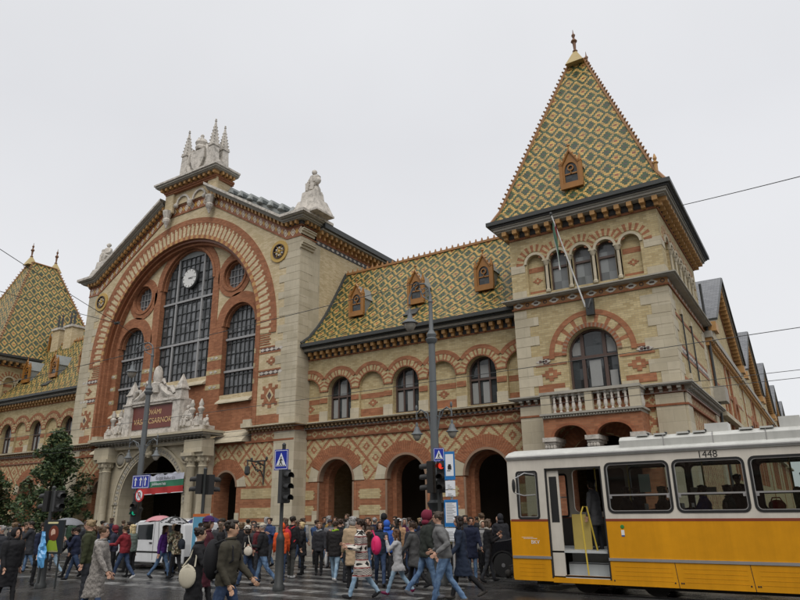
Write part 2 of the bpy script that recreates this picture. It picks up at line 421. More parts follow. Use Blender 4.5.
def wing_roof(x0,x1):
    r=MB(); P=PROF+[(2*28.05-y,z) for y,z in PROF[-2::-1]]; v=[0]
    for a,b in zip(P,P[1:]): v.append(v[-1]+math.dist(a,b))
    for i,(a,b) in enumerate(zip(P,P[1:])):
        r.face([(x0,a[0],a[1]),(x1,a[0],a[1]),(x1,b[0],b[1]),(x0,b[0],b[1])],0,[(x0,v[i]),(x1,v[i]),(x1,v[i+1]),(x0,v[i+1])])
    o=hb(r.build('roof',MT))
    c=MB(); n=int((x1-x0)/.34)
    c.box(x0,x1,27.97,28.13,14.7,14.82)
    for i in range(n):
        x=x0+.17+i*.34; c.frus(x,28.05,14.8,15.0,.06,.05,.02,.02)
    c2=c.build('ridge_cresting',plain('ridge_tile_brown',(.32,.16,.06),.5)); c2.parent=o
    l=MB()
    for x in ((x0,x1) if x0<-30 else (x0,)):
        l.tube([(x+.02 if x==x0 else x-.02,y,z+.05) for y,z in PROF],.09,6)
    l2=l.build('lead_edge',MGUT); l2.parent=o
    return o
def zroof(y):
    for a,b in zip(PROF,PROF[1:]):
        if a[0]<=y<=b[0]: return a[1]+(b[1]-a[1])*(y-a[0])/(b[0]-a[0])
wing([-19.28,-15.48,-11.65],[-21.2,-17.38,-13.57,-9.75],[-19.43,-15.54,-11.62],-21.98,-8.8)
LW=[MX(-19.28),MX(-15.48),MX(-11.65)]
wing(LW,[MX(-21.2),MX(-17.38),MX(-13.57),MX(-9.75)],[MX(-19.43),MX(-15.54),MX(-11.62)],-52.6,-39.42)
wr=wing_roof(-21.3,-9.2); wl=wing_roof(-52.2,-40.1)
ww=window_obj('window',.7,1.4,[(1.12,.09)],[(-.26,.07),(.26,.07)],blind=[(-.6,-.33,.1,1.0),(-.1,.2,.1,1.0),(-.2,.22,1.2,1.75)])
place(ww,[(x,25.33,6.05) for x in (-19.28,-15.48,-11.65)+tuple(LW)])
def dormer_obj(scale=1.0,back=1.5):
    """gothic glazed-tile dormer; origin at the foot of its face"""
    d=MB(); w=.46
    out=[(-w,0),(w,0),(w,.95),(0,1.75),(-w,.95)]
    d.prism(out,0,.12,[arch(0,.22,.78,.30,12,1.4)],0)
    d.box(-w-.06,w+.06,-.07,.08,-.1,.14,0)
    for s in (-1,1):
        d.box(s*w-.08,s*w+.08,-.05,.1,0,1.15,0); d.frus(s*w,.02,1.15,1.6,.09,.09,.01,.01,0)
        d.tube([(s*.42,-.03,1.12),(0,-.03,1.82)],.055,6,0)
        for k in range(3): d.ell((s*(.42-.13*k),-.05,1.22+.2*k),(.06,.05,.06),6,4,0)
    d.tube([(0,0,1.75),(0,0,2.2)],[.05,.015],6,0); d.ell((0,0,2.08),(.1,.05,.07),8,5,0)
    d.arc(0,.92,.10,.15,-.02,.06,0,360,14,(0,)); d.box(-.28,.28,.0,.06,.60,.66,0); d.box(-.02,.02,.0,.06,.6,.84,0)
    o=d.build('dormer',MOCH,smooth=True)
    g=MB(); g.box(-.3,.3,.06,.09,.2,1.2); gl=g.build('pane',MGL); gl.parent=o
    r=MB(); e=.06
    r.face([(-w-e,0.05,.93),(0,0.05,1.78),(0,back,1.78),(-w-e,back,.93)]); r.face([(w+e,0.05,.93),(w+e,back,.93),(0,back,1.78),(0,0.05,1.78)])
    r.box(-w,-w+.04,.12,back,0,.95); r.box(w-.04,w,.12,back,0,.95)
    ro=r.build('dormer_roof',MLEAD); ro.parent=o
    return o
dm=dormer_obj(); dm.scale=(.88,.9,.9)
place(dm,[(x,25.72,11.42) for x in (-18.83,-15.25,-11.6,MX(-18.83),MX(-15.25),MX(-11.6))])
sk=MB(); 
sk.hexa([(-.35,0,0),(.35,0,0),(.35,.5,.42),(-.35,.5,.42),(-.35,-.12,.12),(.35,-.12,.12),(.35,.38,.54),(-.35,.38,.54)])
sko=sk.build('skylight',MGUT); place(sko,[(-15.3,25.25,10.55),(MX(-15.3),25.25,10.55)])
# ------------------------------------------------------------ towers
def finial(mb,x,y,z,h,m=0):
    mb.frus(x,y,z,z+h*.38,.42,.42,.07,.07,1)
    mb.lathe(x,y,[(.09,z+h*.36),(.13,z+h*.40),(.06,z+h*.44),(.085,z+h*.62),(.16,z+h*.67),(.1,z+h*.72),(.04,z+h*.76),(.10,z+h*.84),(.03,z+h*.9),(.01,z+h)],8,m)
def tower(cx,near):
    x0,x1,y0,y1=cx-3.0,cx+3.0,24.1,32.4
    def face(mb,u0,u1,side):
        c=(u0+u1)/2
        # ground storey
        if side: mb.box(u0+.903,u1,0,.9,-.05,5.2,0)
        else:
            out=[(u0,-.05),(c-1.3,-.05)]+[(c+1.3*math.cos(pi-pi*i/18),3.1+1.3*math.sin(pi*i/18)) for i in range(19)]+[(c+1.3,-.05),(u1,-.05),(u1,5.2),(u0,5.2)]
            mb.prism(out,0,.9,m=0,ms=1); mb.arc(c,3.1,1.34,1.85,-.04,.02,10,170,56,(1,6)); 
            for a,b in ((u0+.9,c-1.3),(c+1.3,u1-.9)): mb.box(a,b,-.01,0,1.37,3.1,1)
        mb.box(u0,u1,-.09,.02,1.24,1.37,4); mb.box(u0,u1,-.05,.02,.05,1.24,3)
        for a,b in ((u0,u0+.95),(u1-.95,u1)): mb.box(a,b,-.09,0,1.37,5.6,4)
        mb.box(u0,u1,-.02,.02,5.25,5.62,5); mb.box(u0-.03,u1+.03,-.12,.02,5.18,5.25,6)
        # first floor
        holes=[] if side else [arch(c,5.22,7.45,.95,24)]
        if side: mb.box(u0+.503,u1,0,.5,5.2,9.6,7)
        else:
            mb.prism(rect(u0,u1,5.2,9.6),0,.5,holes,7)
            mb.arc(c,7.45,.97,1.14,-.06,.02,0,180,44,(8,6)); 
            mb.arc(c,7.45,1.14,1.5,-.025,.02,0,180,27,(7,7,1)); mb.arc(c,7.45,1.46,1.66,-.04,.02,-3,183,30,(1,))
            for s in (-1,1):
                for k in range(3):
                    mb.arc(c,7.45,1.36-.07*k,1.5,-.03,.01,0,180,1,(7,)) if False else None
            for (a,b,z,zz) in ((u0+.75,c-1.5,7.42,7.52),(c+1.5,u1-.75,7.42,7.52),(u0+.75,c-1.0,7.12,7.2),(c+1.0,u1-.75,7.12,7.2),(u0+.8,c-1.15,6.1,6.4),(c+1.15,u1-.8,6.1,6.4)):
                mb.box(a,b,-.02,0,z,zz,1)
            for a,b in ((u0+.85,c-1.7),(c+1.7,u1-.85)):
                mb.box(a,b,-.018,0,7.2,7.42,9)
                n=2
                for k in range(n):
                    xx=a+(b-a)*(k+.5)/n; mb.prism([(xx-.2,7.31),(xx,7.22),(xx+.2,7.31),(xx,7.40)],-.035,0,m=10); mb.box(xx-.05,xx+.05,-.045,0,7.26,7.36,9)
            diamond(mb,u0+1.35,6.78,.25,-.02,1,7); diamond(mb,u1-1.35,6.78,.25,-.02,1,7)
            for s in (-1,1): mb.box(c+s*1.28-.3,c+s*1.28+.3,-.05,0,5.95,6.2,4)
        if side:
            for z,zz in ((8.6,8.72),(7.44,7.54),(7.12,7.2),(6.1,6.3)): mb.box(u0+.8,u1-.8,-.02,0,z,zz,1)
            mb.box(u0+.8,u1-.8,-.018,0,7.2,7.44,9)
            for k in range(20):
                xx=u0+1.0+k*(u1-u0-2)/19; mb.prism([(xx-.15,7.32),(xx,7.23),(xx+.15,7.32),(xx,7.41)],-.03,0,m=10)
            for xx in (u0+1.9,u0+4.0): mb.tube([(xx,-.06,6.5),(xx,-.06,8.9)],.03,6,11); mb.box(xx-.15,xx+.15,-.09,0,6.35,6.55,4); mb.box(xx-.15,xx+.15,-.09,0,8.85,9.05,4)
        quoin(mb,u0,1,5.98,9.5,seed=3,m=4); quoin(mb,u1,-1,5.98,9.5,seed=5,m=4)
        # upper storey
        xs=[u0+1.07+.955*i for i in range(5)] if not side else [u0+1.15+i*(u1-u0-2.3)/6 for i in range(7)]
        r=.36
        mb.prism(rect(u0+(.453 if side else 0),u1,9.9,12.75),0,.45,[arch(x,10.15,11.46,r) for x in xs],7)
        bl=(xs[0],xs[-1])
        for x in bl: mb.box(x-.4,x+.4,.16,.2,10.1,11.9,7); mb.box(x-.35,x+.35,.15,.17,11.1,11.32,1); mb.box(x-.35,x+.35,.15,.17,10.15,10.3,1); diamond(mb,x,10.72,.13,.145,1,7)
        for x in xs:
            mb.arc(x,11.46,r,r+.1,-.06,.02,0,180,16,(4,))
            mb.arc(x,11.46,r+.16,r+.46,-.02-.004*(xs.index(x)%2),.02,15 if x!=xs[-1] else 0,165 if x!=xs[0] else 180,17,(1,7)) if True else None
        for a,b in zip(xs,xs[1:]):
            x=(a+b)/2; mb.lathe(x,-.02,[(.09,10.12),(.10,10.2),(.065,10.26),(.06,11.25),(.08,11.28),(.13,11.42),(.14,11.46)],10,4); mb.box(x-.14,x+.14,-.14,.1,11.44,11.5,4); mb.box(x-.11,x+.11,0,.12,10.12,11.46,4)
        for a,b in ((u0,u0+.62),(u1-.62,u1)): mb.box(a,b,-.015,0,10.0,10.35,4); mb.box(a,b,-.015,0,11.15,11.5,4)
        return xs
    f=F(y0); xs=face(f,x0,x1,False)
    sd=SD(x1); ys=face(sd,y0,y1,True)
    mats=[MLAT,MR,MY,MSD,MS,MCH,MRD,MY,MROLL,MFRG,MSW,MIRON]
    hb(f.build('tower_front_wall',mats)); hb(sd.build('tower_side_wall',mats))
    b=MB(); b.box(x0+.01,x0+.4,y0+.3,y1,-.05,12.7); b.box(x0,x1-.5,y1-.4,y1,-.05,12.7); b.box(x0+.2,x1-.2,y0+.6,y1-.2,9.0,9.3); hb(b.build('tower_back_wall',MY))
    win=window_obj('tower_window',.36,1.31,[(1.02,.09)],[],fw=.05,gm=MGL2 if near else MGL)
    place(win,[(x,y0+.25,10.15) for x in xs[1:-1]])
    win2=window_obj('tower_window',.36,1.31,[(1.02,.09)],[],fw=.05)
    place(win2,[(x1-.25,y,10.15) for y in ys[1:-1]],pi/2)
    # string courses wrap the corner
    for nm,zb,spec in (('string_course',5.62,0),('upper_string_course',9.55,1)):
        s=MB()
        if not spec: layers=[(.12,5.62,5.68,1),(.33,5.86,5.90,2),(.38,5.90,5.96,3)]
        else: layers=[(.06,9.56,9.62,5),(.05,9.87,9.91,2),(.30,9.86,9.90,2),(.38,9.90,9.95,3)]
        for o,za,zz,m in layers: s.box(x0-o,x1+o,y0-o,y1+o,za,zz,m)
        if not spec:
            for mb2,(a,c) in ((F(y0),(x0,x1)),(SD(x1),(y0,y1))):
                brackets(mb2,a+.1,c-.1,.3,.13,.27,5.66,5.87,0,0,0); mb2.box(a,c,-.04,0,5.62,5.87,1)
                off=len(s.v); s.v+=mb2.v; s.f+=[[i+off for i in q] for q in mb2.f]; s.mi+=mb2.mi
        else:
            for mb2,(a,c) in ((F(y0),(x0,x1)),(SD(x1),(y0,y1))):
                mb2.box(a,c,-.02,0,9.6,9.88,4)
                off=len(s.v); s.v+=mb2.v; s.f+=[[i+off for i in q] for q in mb2.f]; s.mi+=mb2.mi
        hb(s.build(nm,[MSD,MOCHD,MSD,MSD,MFRT,MR]))
    # crowning cornice
    s=MB()
    for o,za,zz,m in ((.05,12.62,12.72,1),(.08,12.72,12.98,4),(.42,12.98,13.04,3),(.5,13.04,13.14,2),(.55,13.14,13.2,3),(.62,13.2,13.27,4),(.72,13.27,13.44,5)): s.box(x0-o,x1+o,y0-o,y1+o,za,zz,m)
    for mb2,(a,c) in ((F(y0),(x0,x1)),(SD(x1),(y0,y1))):
        brackets(mb2,a-.05,c+.05,.46,.19,.40,12.66,12.98,-.03,6,6)
        for k in range(13): 
            xx=a+.23+k*.46
            if xx<c: mb2.box(xx-.1,xx+.1,-.1,0,12.76,12.93,7)
        off=len(s.v); s.v+=mb2.v; s.f+=[[i+off for i in q] for q in mb2.f]; s.mi+=mb2.mi
    hb(s.build('tower_cornice',[MR,MR,MSD,MSD,MDK,MGUT,MTERRA,MDK]))
    # roof
    e=.55; ya,yb=26.85,29.0; zt=22.35; kx=.35
    r=MB()
    B=[(x0-e,y0-e,13.44),(x1+e,y0-e,13.44),(x1+e,y1+e,13.44),(x0-e,y1+e,13.44)]
    K=[(x0-.22,y0-.22,14.05),(x1+.22,y0-.22,14.05),(x1+.22,y1+.22,14.05),(x0-.22,y1+.22,14.05)]
    T=[(cx-kx,ya,zt),(cx+kx,ya,zt),(cx+kx,yb,zt),(cx-kx,yb,zt)]
    def sface(P,axis,sgn):
        uv=[]
        for p in P:
            u=p[axis]*sgn; uv.append([u-(cx if axis==0 else 28.25),0])
        o=1-axis
        d0=abs(K[0][1]-B[0][1]); l1=math.hypot(.35,.61)
        for q,p in zip(uv,P): q[1]=(p[2]-13.44)*1.15 if p[2]<14.1 else l1*1.0+(p[2]-14.05)*1.068
        r.face(P,0,[tuple(q) for q in uv])
    for i,ax,sg in ((0,0,1),(1,1,1),(2,0,-1),(3,1,-1)):
        j=(i+1)%4; sface([B[i],B[j],K[j],K[i]],ax,sg); sface([K[i],K[j],T[j],T[i]],ax,sg)
    r.face(T)
    ro=hb(r.build('tower_roof',MT))
    h=MB()
    for i in range(4):
        k,t=Vector(K[i]),Vector(T[i]); b0=Vector(B[i])
        h.tube([b0,k,t],.07,6,0); L=(t-k).length; n=int(L/.26); out=Vector((t.x-k.x,t.y-k.y,0)).normalized()*-1
        for q in range(n):
            p=k+(t-k)*((q+.5)/n); h.tube([p,p+out*.15+Vector((0,0,.06))],[.055,.04],5,0)
    h.tube([T[0],T[3]],.08,6,0); h.tube([T[1],T[2]],.08,6,0)
    ho=h.build('hip_tiles',plain('hip_tile_brown',(.26,.13,.05),.5)); ho.parent=ro
    for yy in (ya,yb): fn=MB(); finial(fn,cx,yy,zt-.25,2.1 if yy==ya else 2.25); fo=fn.build('finial',[plain('finial_brown',(.16,.075,.035),.5),plain('finial_cap',(.42,.32,.14),.5),MIRON]); fo.parent=ro
    fn=MB()
    for px,py in ((x1+.35,y0-.35),(x0-.3,y0-.3)): 
        if px>cx: fn.frus(px-.1,py+.1,13.4,13.8,.22,.22,.1,.1,1); fn.lathe(px-.1,py+.1,[(.1,13.8),(.06,13.9),(.07,14.3),(.12,14.36),(.04,14.45),(.08,14.55),(.02,14.75)],8)
    fo=fn.build('finial',[MTERRA,MOCH,MIRON]); fo.parent=ro
    return ro
tr=tower(-6.6,True); tl=tower(-54.2,False)
place(copy_tree(dm),[(-6.6,23.86,14.35)])
place(copy_tree(dm),[(-54.2,23.86,14.35)])
o=copy_tree(dm); place(o,[(-51.0,28.2,14.35)],pi/2)
big=window_obj('tall_window',.95,2.21,[(2.08,.12)],[(-.42,.13),(.42,.13)],fw=.08,blind=[(-.22,.22,.95,1.95),(.5,.84,2.2,2.75),(-.84,-.5,2.2,2.7),(.52,.8,.9,1.5)])
place(big,[(-6.6,24.4,5.24),(-54.2,24.4,5.24)])
# balcony on the tower front
def balcony(cx):
    b=MB(); y0,y1=22.98,24.1; xa,xb=cx-1.75,cx+1.75
    b.box(xa,xb,y0,y1-.003,4.95,5.05,0); b.box(xa-.08,xb+.08,y0-.08,y1-.003,5.05,5.12,0)
    for k in range(34): b.box(xa+.03+k*.103,xa+.08+k*.103,y0-.04,y0,4.97,5.04,0)
    b.box(xa-.05,xb+.05,y0-.06,y0+.2,5.80,5.9,0)
    for s in (xa-.05,xb-.15): b.box(s,s+.2,y0+.2,y1-.003,5.80,5.9,0)
    for x,w in ((xa+.16,.36),(cx,.26),(xb-.16,.36)): b.box(x-w/2,x+w/2,y0-.02,y0+.2,5.12,5.8,1)
    o=hb(b.build('balcony',[MSD,MS]))
    p=MB(); p.lathe(0,0,[(.055,0),(.055,.05),(.035,.07),(.075,.2),(.06,.3),(.035,.45),(.05,.52),(.035,.56),(.065,.6),(.065,.68)],8)
    bal=p.build('baluster',MSW,smooth=True); first=True
    spots=[(cx-1.28+.235*i,y0+.08) for i in range(5)]+[(cx+.34+.235*i,y0+.08) for i in range(5)]+[(xa+.07,y0+.35+.24*i) for i in range(3)]+[(xb-.07,y0+.35+.24*i) for i in range(3)]
    for x,y in spots:
        q=bal if first else bal.copy()
        if not first: COL.objects.link(q)
        first=False; q.location=(x,y,5.12); q.parent=o; 
    c=MB()
    # brick arches under the slab, on stone corbels
    out=[(xa,4.25),(xa+.2,4.25)]
    for cc in (cx-.78,cx+.78):
        out+=[(cc+.62*math.cos(pi-pi*i/12),4.25+.42*math.sin(pi*i/12)) for i in range(13)]
    out+=[(xb,4.25),(xb,4.95),(xa,4.95)]
    c.prism(out,y0+.05,y0+.35,m=0); c.box(xa,xa+.25,y0+.35,y1-.003,4.25,4.95,0); c.box(xb-.25,xb,y0+.35,y1-.003,4.25,4.95,0)
    for cc in (cx-.78,cx+.78): c.arc(cc,4.25,.6,.72,y0,y0+.06,0,180,14,(2,),ry=.68)
    for x in (xa+.2,cx,xb-.2):
        c.box(x-.25,x+.25,y0-.04,y1-.003,4.12,4.27,1); c.box(x-.2,x+.2,y0+.02,y1-.003,4.02,4.12,1)
        for k in range(4): c.ell((x-.15+.1*k,y0+.08,3.93),(.07,.09,.1),7,5,1)
        c.frus(x,y0+.4,3.5,4.02,.05,.1,.18,.36,1); c.box(x-.1,x+.1,y0+.5,y1-.003,3.2,4.0,1)
    co=c.build('corbel_arches',[MR,MSW,MRD]); co.parent=o
balcony(-6.6); balcony(-54.2)
# ------------------------------------------------------------ central gable
def split_build(mb,name,mats):
    for s in (0,1):
        m=MB(); m.v=mb.v
        for f,i in zip(mb.f,mb.mi):
            if ((sum(mb.v[k].x for k in f)/len(f))>-31.0)==bool(s): m.f.append(f); m.mi.append(i)
        used=sorted({k for f in m.f for k in f}); mp={k:i for i,k in enumerate(used)}; m.v=[mb.v[k] for k in used]; m.f=[[mp[k] for k in f] for f in m.f]
        hb(m.build(name,mats))
GX=-30.7; CX=-30.9; GL,GR=-40.1,-21.3
def rakez(x,off=0):      # underside line of the raking cornice at the wall
    d=abs(x-GX)
    return 20.35+off if d<2.0 else (16.45+off if d>8.4 else 20.35+off-(d-2.0)*(3.9/6.4))
out=[(GL,5.2),(CX-6.75,5.2)]+[(CX+6.75*math.cos(pi-pi*i/48),11.05+6.75*math.sin(pi*i/48)) for i in range(49)]+[(CX+6.75,5.2),(GR,5.2),(GR,rakez(GR)),(GX+8.4,16.45),(GX+2,20.35),(GX-2,20.35),(GX-8.4,16.45),(GL,16.45)]
g=F(24.1); g.prism(out,0,.7,m=0,ms=1)
g.box(GR-.6,GR,.7,1.6,5.2,16.6,2); g.box(GL,GL+.6,.7,1.6,5.2,16.6,2)
# ring of the great arch: red outer band, pale toothed voussoirs, roll mouldings
g.arc(CX,11.05,7.75,8.1,-.05,.02,-2,182,100,(1,)); g.arc(CX,11.05,6.95,7.78,-.03,.02,-2,182,189,(0,0,1)); g.arc(CX,11.05,7.6,7.78,-.035,.02,-2,182,189,(1,0,1))
g.arc(CX,11.05,6.75,6.97,-.06,.1,0,180,90,(1,3)); g.arc(CX,11.05,6.6,6.75,.1,.3,0,180,60,(4,)); g.arc(CX,11.05,6.45,6.62,.3,.6,0,180,60,(1,))
for s in (-1,1):
    a=CX+s*6.75; g.box(min(a,a+s*.22),max(a,a+s*.22),-.05,0,5.98,11.05,1)
    g.box(min(a-s*.15,a),max(a-s*.15,a),.1,.3,5.98,11.05,1); g.box(min(a-s*.3,a-s*.15),max(a-s*.3,a-s*.15),.3,.6,5.98,11.05,1)
    # banded panels beside the arch
    x0,x1=sorted((a+s*.24,a+s*2.0))
    for z,zz in ((9.98,10.06),(9.68,9.76),(8.75,8.83),(8.45,8.53)): g.box(x0,x1,-.02,0,z,zz,1)
    for z in (9.76,8.53):
        g.box(x0+.1,x1-.1,-.016,0,z,z+.22,5)
        for k in range(5):
            xx=x0+.25+k*(x1-x0-.5)/4; g.prism([(xx-.16,z+.11),(xx,z+.02),(xx+.16,z+.11),(xx,z+.2)],-.03,0,m=6)
    diamond(g,(x0+x1)/2,9.25,.22,-.02,1,0)
    xx=(x0+x1)/2; zc=7.45
    for dx,dz,h,w in ((0,0,.62,.12),(0,0,.12,.62),(0,0,.4,.4)): g.box(xx-w,xx+w,-.02-.002*h,0,zc-h,zc+h,1)
    for sx in (-1,1):
        for sz in (-1,1): g.box(xx+sx*.42-.09,xx+sx*.42+.09,-.018,0,zc+sz*.42-.09,zc+sz*.42+.09,1)
    g.prism([(xx-.26,zc),(xx,zc-.34),(xx+.26,zc),(xx,zc+.34)],-.04,0,m=0); g.prism([(xx-.14,zc),(xx,zc-.2),(xx+.14,zc),(xx,zc+.2)],-.055,0,m=5)
    g.box(x0,x1-.2,-.018,0,6.05,6.5,1)
    for k in range(7):     # toothed ends where the ring meets the jamb
        z=10.15+k*.13; g.box(min(a+s*.2,a+s*(1.0-.1*(k%2))),max(a+s*.2,a+s*(1.0-.1*(k%2))),-.022,0,z,z+.07,1)
    quoin(g,GL if s<0 else GR,-s,6.0,16.3,1.35,1.0,.45,2,-.02,seed=11+s)
    # stone roll bases and brackets near the top of the quoins
    q=GR if s>0 else GL
    for z in (14.9,15.7): 
        a,b=sorted((q-s*.15,q+s*.12)); 
hb(g.build('gable_wall',[MYG,MR,MS,MTERRA,MOCHD,MFRG,MSW]))
gq=SD(GR); gq.box(24.105,25.0,-.012,0,6.0,16.4,0); quoin(gq,24.1,1,6.0,16.3,.85,.6,.45,0,-.02,seed=31); 
for z in (15.15,15.95):
    gq.box(24.0,25.1,-.1,0,z,z+.14,0); gq.box(24.0,25.1,-.2,0,z+.14,z+.24,0); gq.box(24.0,25.1,-.26,0,z+.24,z+.3,0)
hb(gq.build('quoin_strip',MS))
# recessed window wall
i=F(24.72); cw=2.35; side=4.75; 
holes=[arch(CX,9.2,15.15,cw,28)]+[arch(CX+s*side,7.95,11.9,1.27,22) for s in (-1,1)]+[circ(CX+s*4.1,14.95,.9) for s in (-1,1)]
io=[(CX+6.7*math.cos(pi-pi*k/48),11.05+6.7*math.sin(pi*k/48)) for k in range(49)]+[(CX+6.7,5.2),(CX-6.7,5.2)]
i.prism(io,0,.45,holes,0,1)
def red_ring(cx,cz,r,w,a0,a1,n):
    i.arc(cx,cz,r,r+w,-.05,.02,a0,a1,n,(1,)); i.arc(cx,cz,r-.04,r+.12,-.10,.02,a0,a1,n,(1,)); i.arc(cx,cz,r-.13,r-.02,.08,.3,a0,a1,n,(1,))
red_ring(CX,15.15,cw,.5,0,180,40)
for s in (-1,1):
    red_ring(CX+s*side,11.9,1.27,.62,0,180,30); red_ring(CX+s*4.1,14.95,.9,.45,0,360,30)
    # red pier faces between the windows
    for a,b in ((CX+s*cw,CX+s*(side-1.27)),(CX+s*(side+1.27),CX+s*6.68)):
        x0,x1=sorted((a,b)); i.box(x0,x1,-.045,0,5.9,11.9,1)
        for z in (10.0,9.2,8.35):
            i.box(x0-.003,x1+.003,-.055,0,z,z+.26,2)
            for k in range(2):
                xx=x0+(x1-x0)*(.35+.3*k); i.prism([(xx-.15,z+.13),(xx,z+.05),(xx+.15,z+.13),(xx,z+.21)],-.075,0,m=3)
    i.box(min(CX+s*cw,CX+s*(cw+.62)),max(CX+s*cw,CX+s*(cw+.5)),-.05,0,11.9,15.15,1)
    a,b=CX+s*side-1.27,CX+s*side+1.27
    i.hexa([(a,-.3,7.45),(b,-.3,7.45),(b,.3,7.6),(a,.3,7.6),(a,-.28,7.52),(b,-.28,7.52),(b,.3,7.95),(a,.3,7.95)],4); i.box(a,b,-.05,0,5.9,7.45,1)
a,b=CX-cw,CX+cw; i.hexa([(a,-.3,8.7),(b,-.3,8.7),(b,.3,8.8),(a,.3,8.8),(a,-.28,8.78),(b,-.28,8.78),(b,.3,9.2),(a,.3,9.2)],4); i.box(a,b,-.05,0,5.9,8.7,1)
hb(i.build('window_wall',[MYG,MR,MY,MSW,MS]))
def hall_window(name,half,spring,pitch,majv,trans,bottom=None):
    f=MB(); top=lambda x: spring+math.sqrt(max(0,half*half-x*x))
    n=int(2*half/pitch)
    for k in range(n+1):
        x=-half+.08+k*(2*half-.16)/n; f.box(x-.022,x+.022,-.03,.03,0,top(x)-.02,0)
    z=.5
    while z<spring+half-.3:
        hx=half if z<=spring else math.sqrt(half*half-(z-spring)**2); f.box(-hx+.03,hx-.03,-.025,.025,z-.02,z+.02,0); z+=.62
    for x in majv: f.box(x-.06,x+.06,-.09,.05,0,top(abs(x)+.06)-.02,1)
    for z in trans:
        hx=half if z<=spring else math.sqrt(half*half-(z-spring)**2); f.box(-hx+.03,hx-.03,-.10,.05,z-.06,z+.06,1)
    fo=f.build(name,[MIRON,MSTEEL]); g2=MB(); g2.prism(arch(0,0,spring,half-.01,24),.03,.05); go=g2.build('pane',MGLG); go.parent=fo
    return fo
hw=hall_window('central_window',2.35,5.95,.4,(-1.15,1.15),(2.3,5.0)); place(hw,[(CX,25.0,9.2)])
c=MB(); c.lathe(0,0,[(.60,0),(.66,.03),(.66,.13),(.60,.16)],32); 
ck=c.build('clock',MIRON); ck.rotation_euler.x=pi/2; ck.location=(CX+.1,24.9,15.55); hb(ck)
c=MB(); c.lathe(0,0,[(.59,.162),(.59,.17)],32); fc=c.build('clock_face',plain('clock_enamel',(.62,.62,.6),.3,amt=.1)); fc.parent=ck
c=MB()
for k in range(12):
    a=2*pi*k/12; p=Vector((math.cos(a),math.sin(a),0)); q=Vector((-p.y,p.x,0)); A=p*.47;B=p*.58
    c.face([A-q*.02+Vector((0,0,.178)),B-q*.02+Vector((0,0,.178)),B+q*.02+Vector((0,0,.178)),A+q*.02+Vector((0,0,.178))])
c.build('hour_marks',MBLK,ck)
for ln,an,nm in ((.3,-12,'hour_hand'),(.46,5,'minute_hand')):
    c=MB(); a=R(an); d=Vector((math.cos(a),math.sin(a),0)); q=Vector((-d.y,d.x,0))*.025; z=Vector((0,0,.19 if ln<.4 else .2))
    c.face([-d*.08-q+z,d*ln-q*.4+z,d*ln+q*.4+z,-d*.08+q+z]); c.build(nm,MBLK,ck)
sw=hall_window('side_window',1.27,3.95,.36,(),(1.35,3.2)); place(sw,[(CX-side,25.0,7.95),(CX+side,25.0,7.95)])
f=MB(); 
for k in range(5): x=-.6+.3*k; h=math.sqrt(.9**2-x*x); f.box(x-.02,x+.02,-.03,.03,-h,h)
for z in (-.42,0,.42): h=math.sqrt(.9**2-z*z); f.box(-h,h,-.03,.03,z-.02,z+.02)
rw=f.build('round_window',MSTEEL); g2=MB(); g2.prism(circ(0,0,.9),.03,.05); go=g2.build('pane',MGLG); go.parent=rw
place(rw,[(CX-4.1,25.0,14.95),(CX+4.1,25.0,14.95)])
# ceramic rosette roundels
m=MB(); m.arc(0,0,.42,.62,-.08,0,0,360,28,(0,)); m.arc(0,0,.36,.42,-.12,0,0,360,28,(1,)); m.prism(circ(0,0,.42),-.02,0,m=1)
for k in range(6):
    a=R(60*k); m.tube([(0,-.06,0),(.36*math.cos(a),-.06,.36*math.sin(a))],.03,5,0)
    m.ell((.22*math.cos(a+.52),-.05,.22*math.sin(a+.52)),(.07,.04,.07),8,5,2)
m.ell((0,-.06,0),(.1,.06,.1),8,5,0)
ro=m.build('roundel',[plain('gilt_ochre',(.45,.29,.07),.4),plain('roundel_dark',(.05,.03,.025),.6),MSW]); place(ro,[(GX-7.9,24.1,15.25),(GX+7.9,24.1,15.25)])
# raking frieze + cornice (profile swept along the gable line)
line=[(GL-.0,0),(GX-8.4,0),(GX-2,0),(GX+2,0),(GX+8.4,0),(GR+.0,0)]
pts=[(GL,16.45),(GX-8.4,16.45),(GX-2,20.35),(GX+2,20.35),(GX+8.4,16.45),(GR,16.45)]
def strip(mb,o0,o1,z0,z1,m,uvs=False):
    """box swept along the gable line; o = outward offset of front, z measured above the line"""
    L=0
    P=[list(p) for p in pts]; P[0][0]-=max(o1,0); P[-1][0]+=max(o1,0)
    for sg_,((xa,za),(xb,zb)) in enumerate(zip(P,P[1:])):
        l=math.hypot(xb-xa,zb-za)
        if sg_==2 and z0>.04: L+=l; continue
        a=[(xa,-o1,za+z0),(xb,-o1,zb+z0),(xb,-o1,zb+z1),(xa,-o1,za+z1)]
        mb.face(a,m,[(L,0),(L+l,0),(L+l,1),(L,1)] if uvs else None)
        mb.face([(xa,-o1,za+z1),(xb,-o1,zb+z1),(xb,.6,zb+z1),(xa,.6,za+z1)],m); mb.face([(xb,-o1,zb+z0),(xa,-o1,za+z0),(xa,.6,za+z0),(xb,.6,zb+z0)],m)
        L+=l
    if True:
        for (x,z),s in ((P[0],-1),(P[-1],1)):
            mb.box(min(x,x-s*(max(o1,0)+.1)),max(x,x-s*(max(o1,0)+.1)),-o1+.003,1.2+o1,z+z0+.002,z+z1-.003,m)
k=F(24.1)
strip(k,0,.05,-.62,-.55,1); strip(k,0,.03,-.55,-.02,0,True); strip(k,0,.08,-.02,.05,1)
strip(k,0,.12,.05,.24,2); strip(k,0,.38,.24,.30,3); strip(k,0,.46,.30,.40,4); strip(k,0,.6,.40,.46,3); strip(k,0,.68,.46,.62,5)
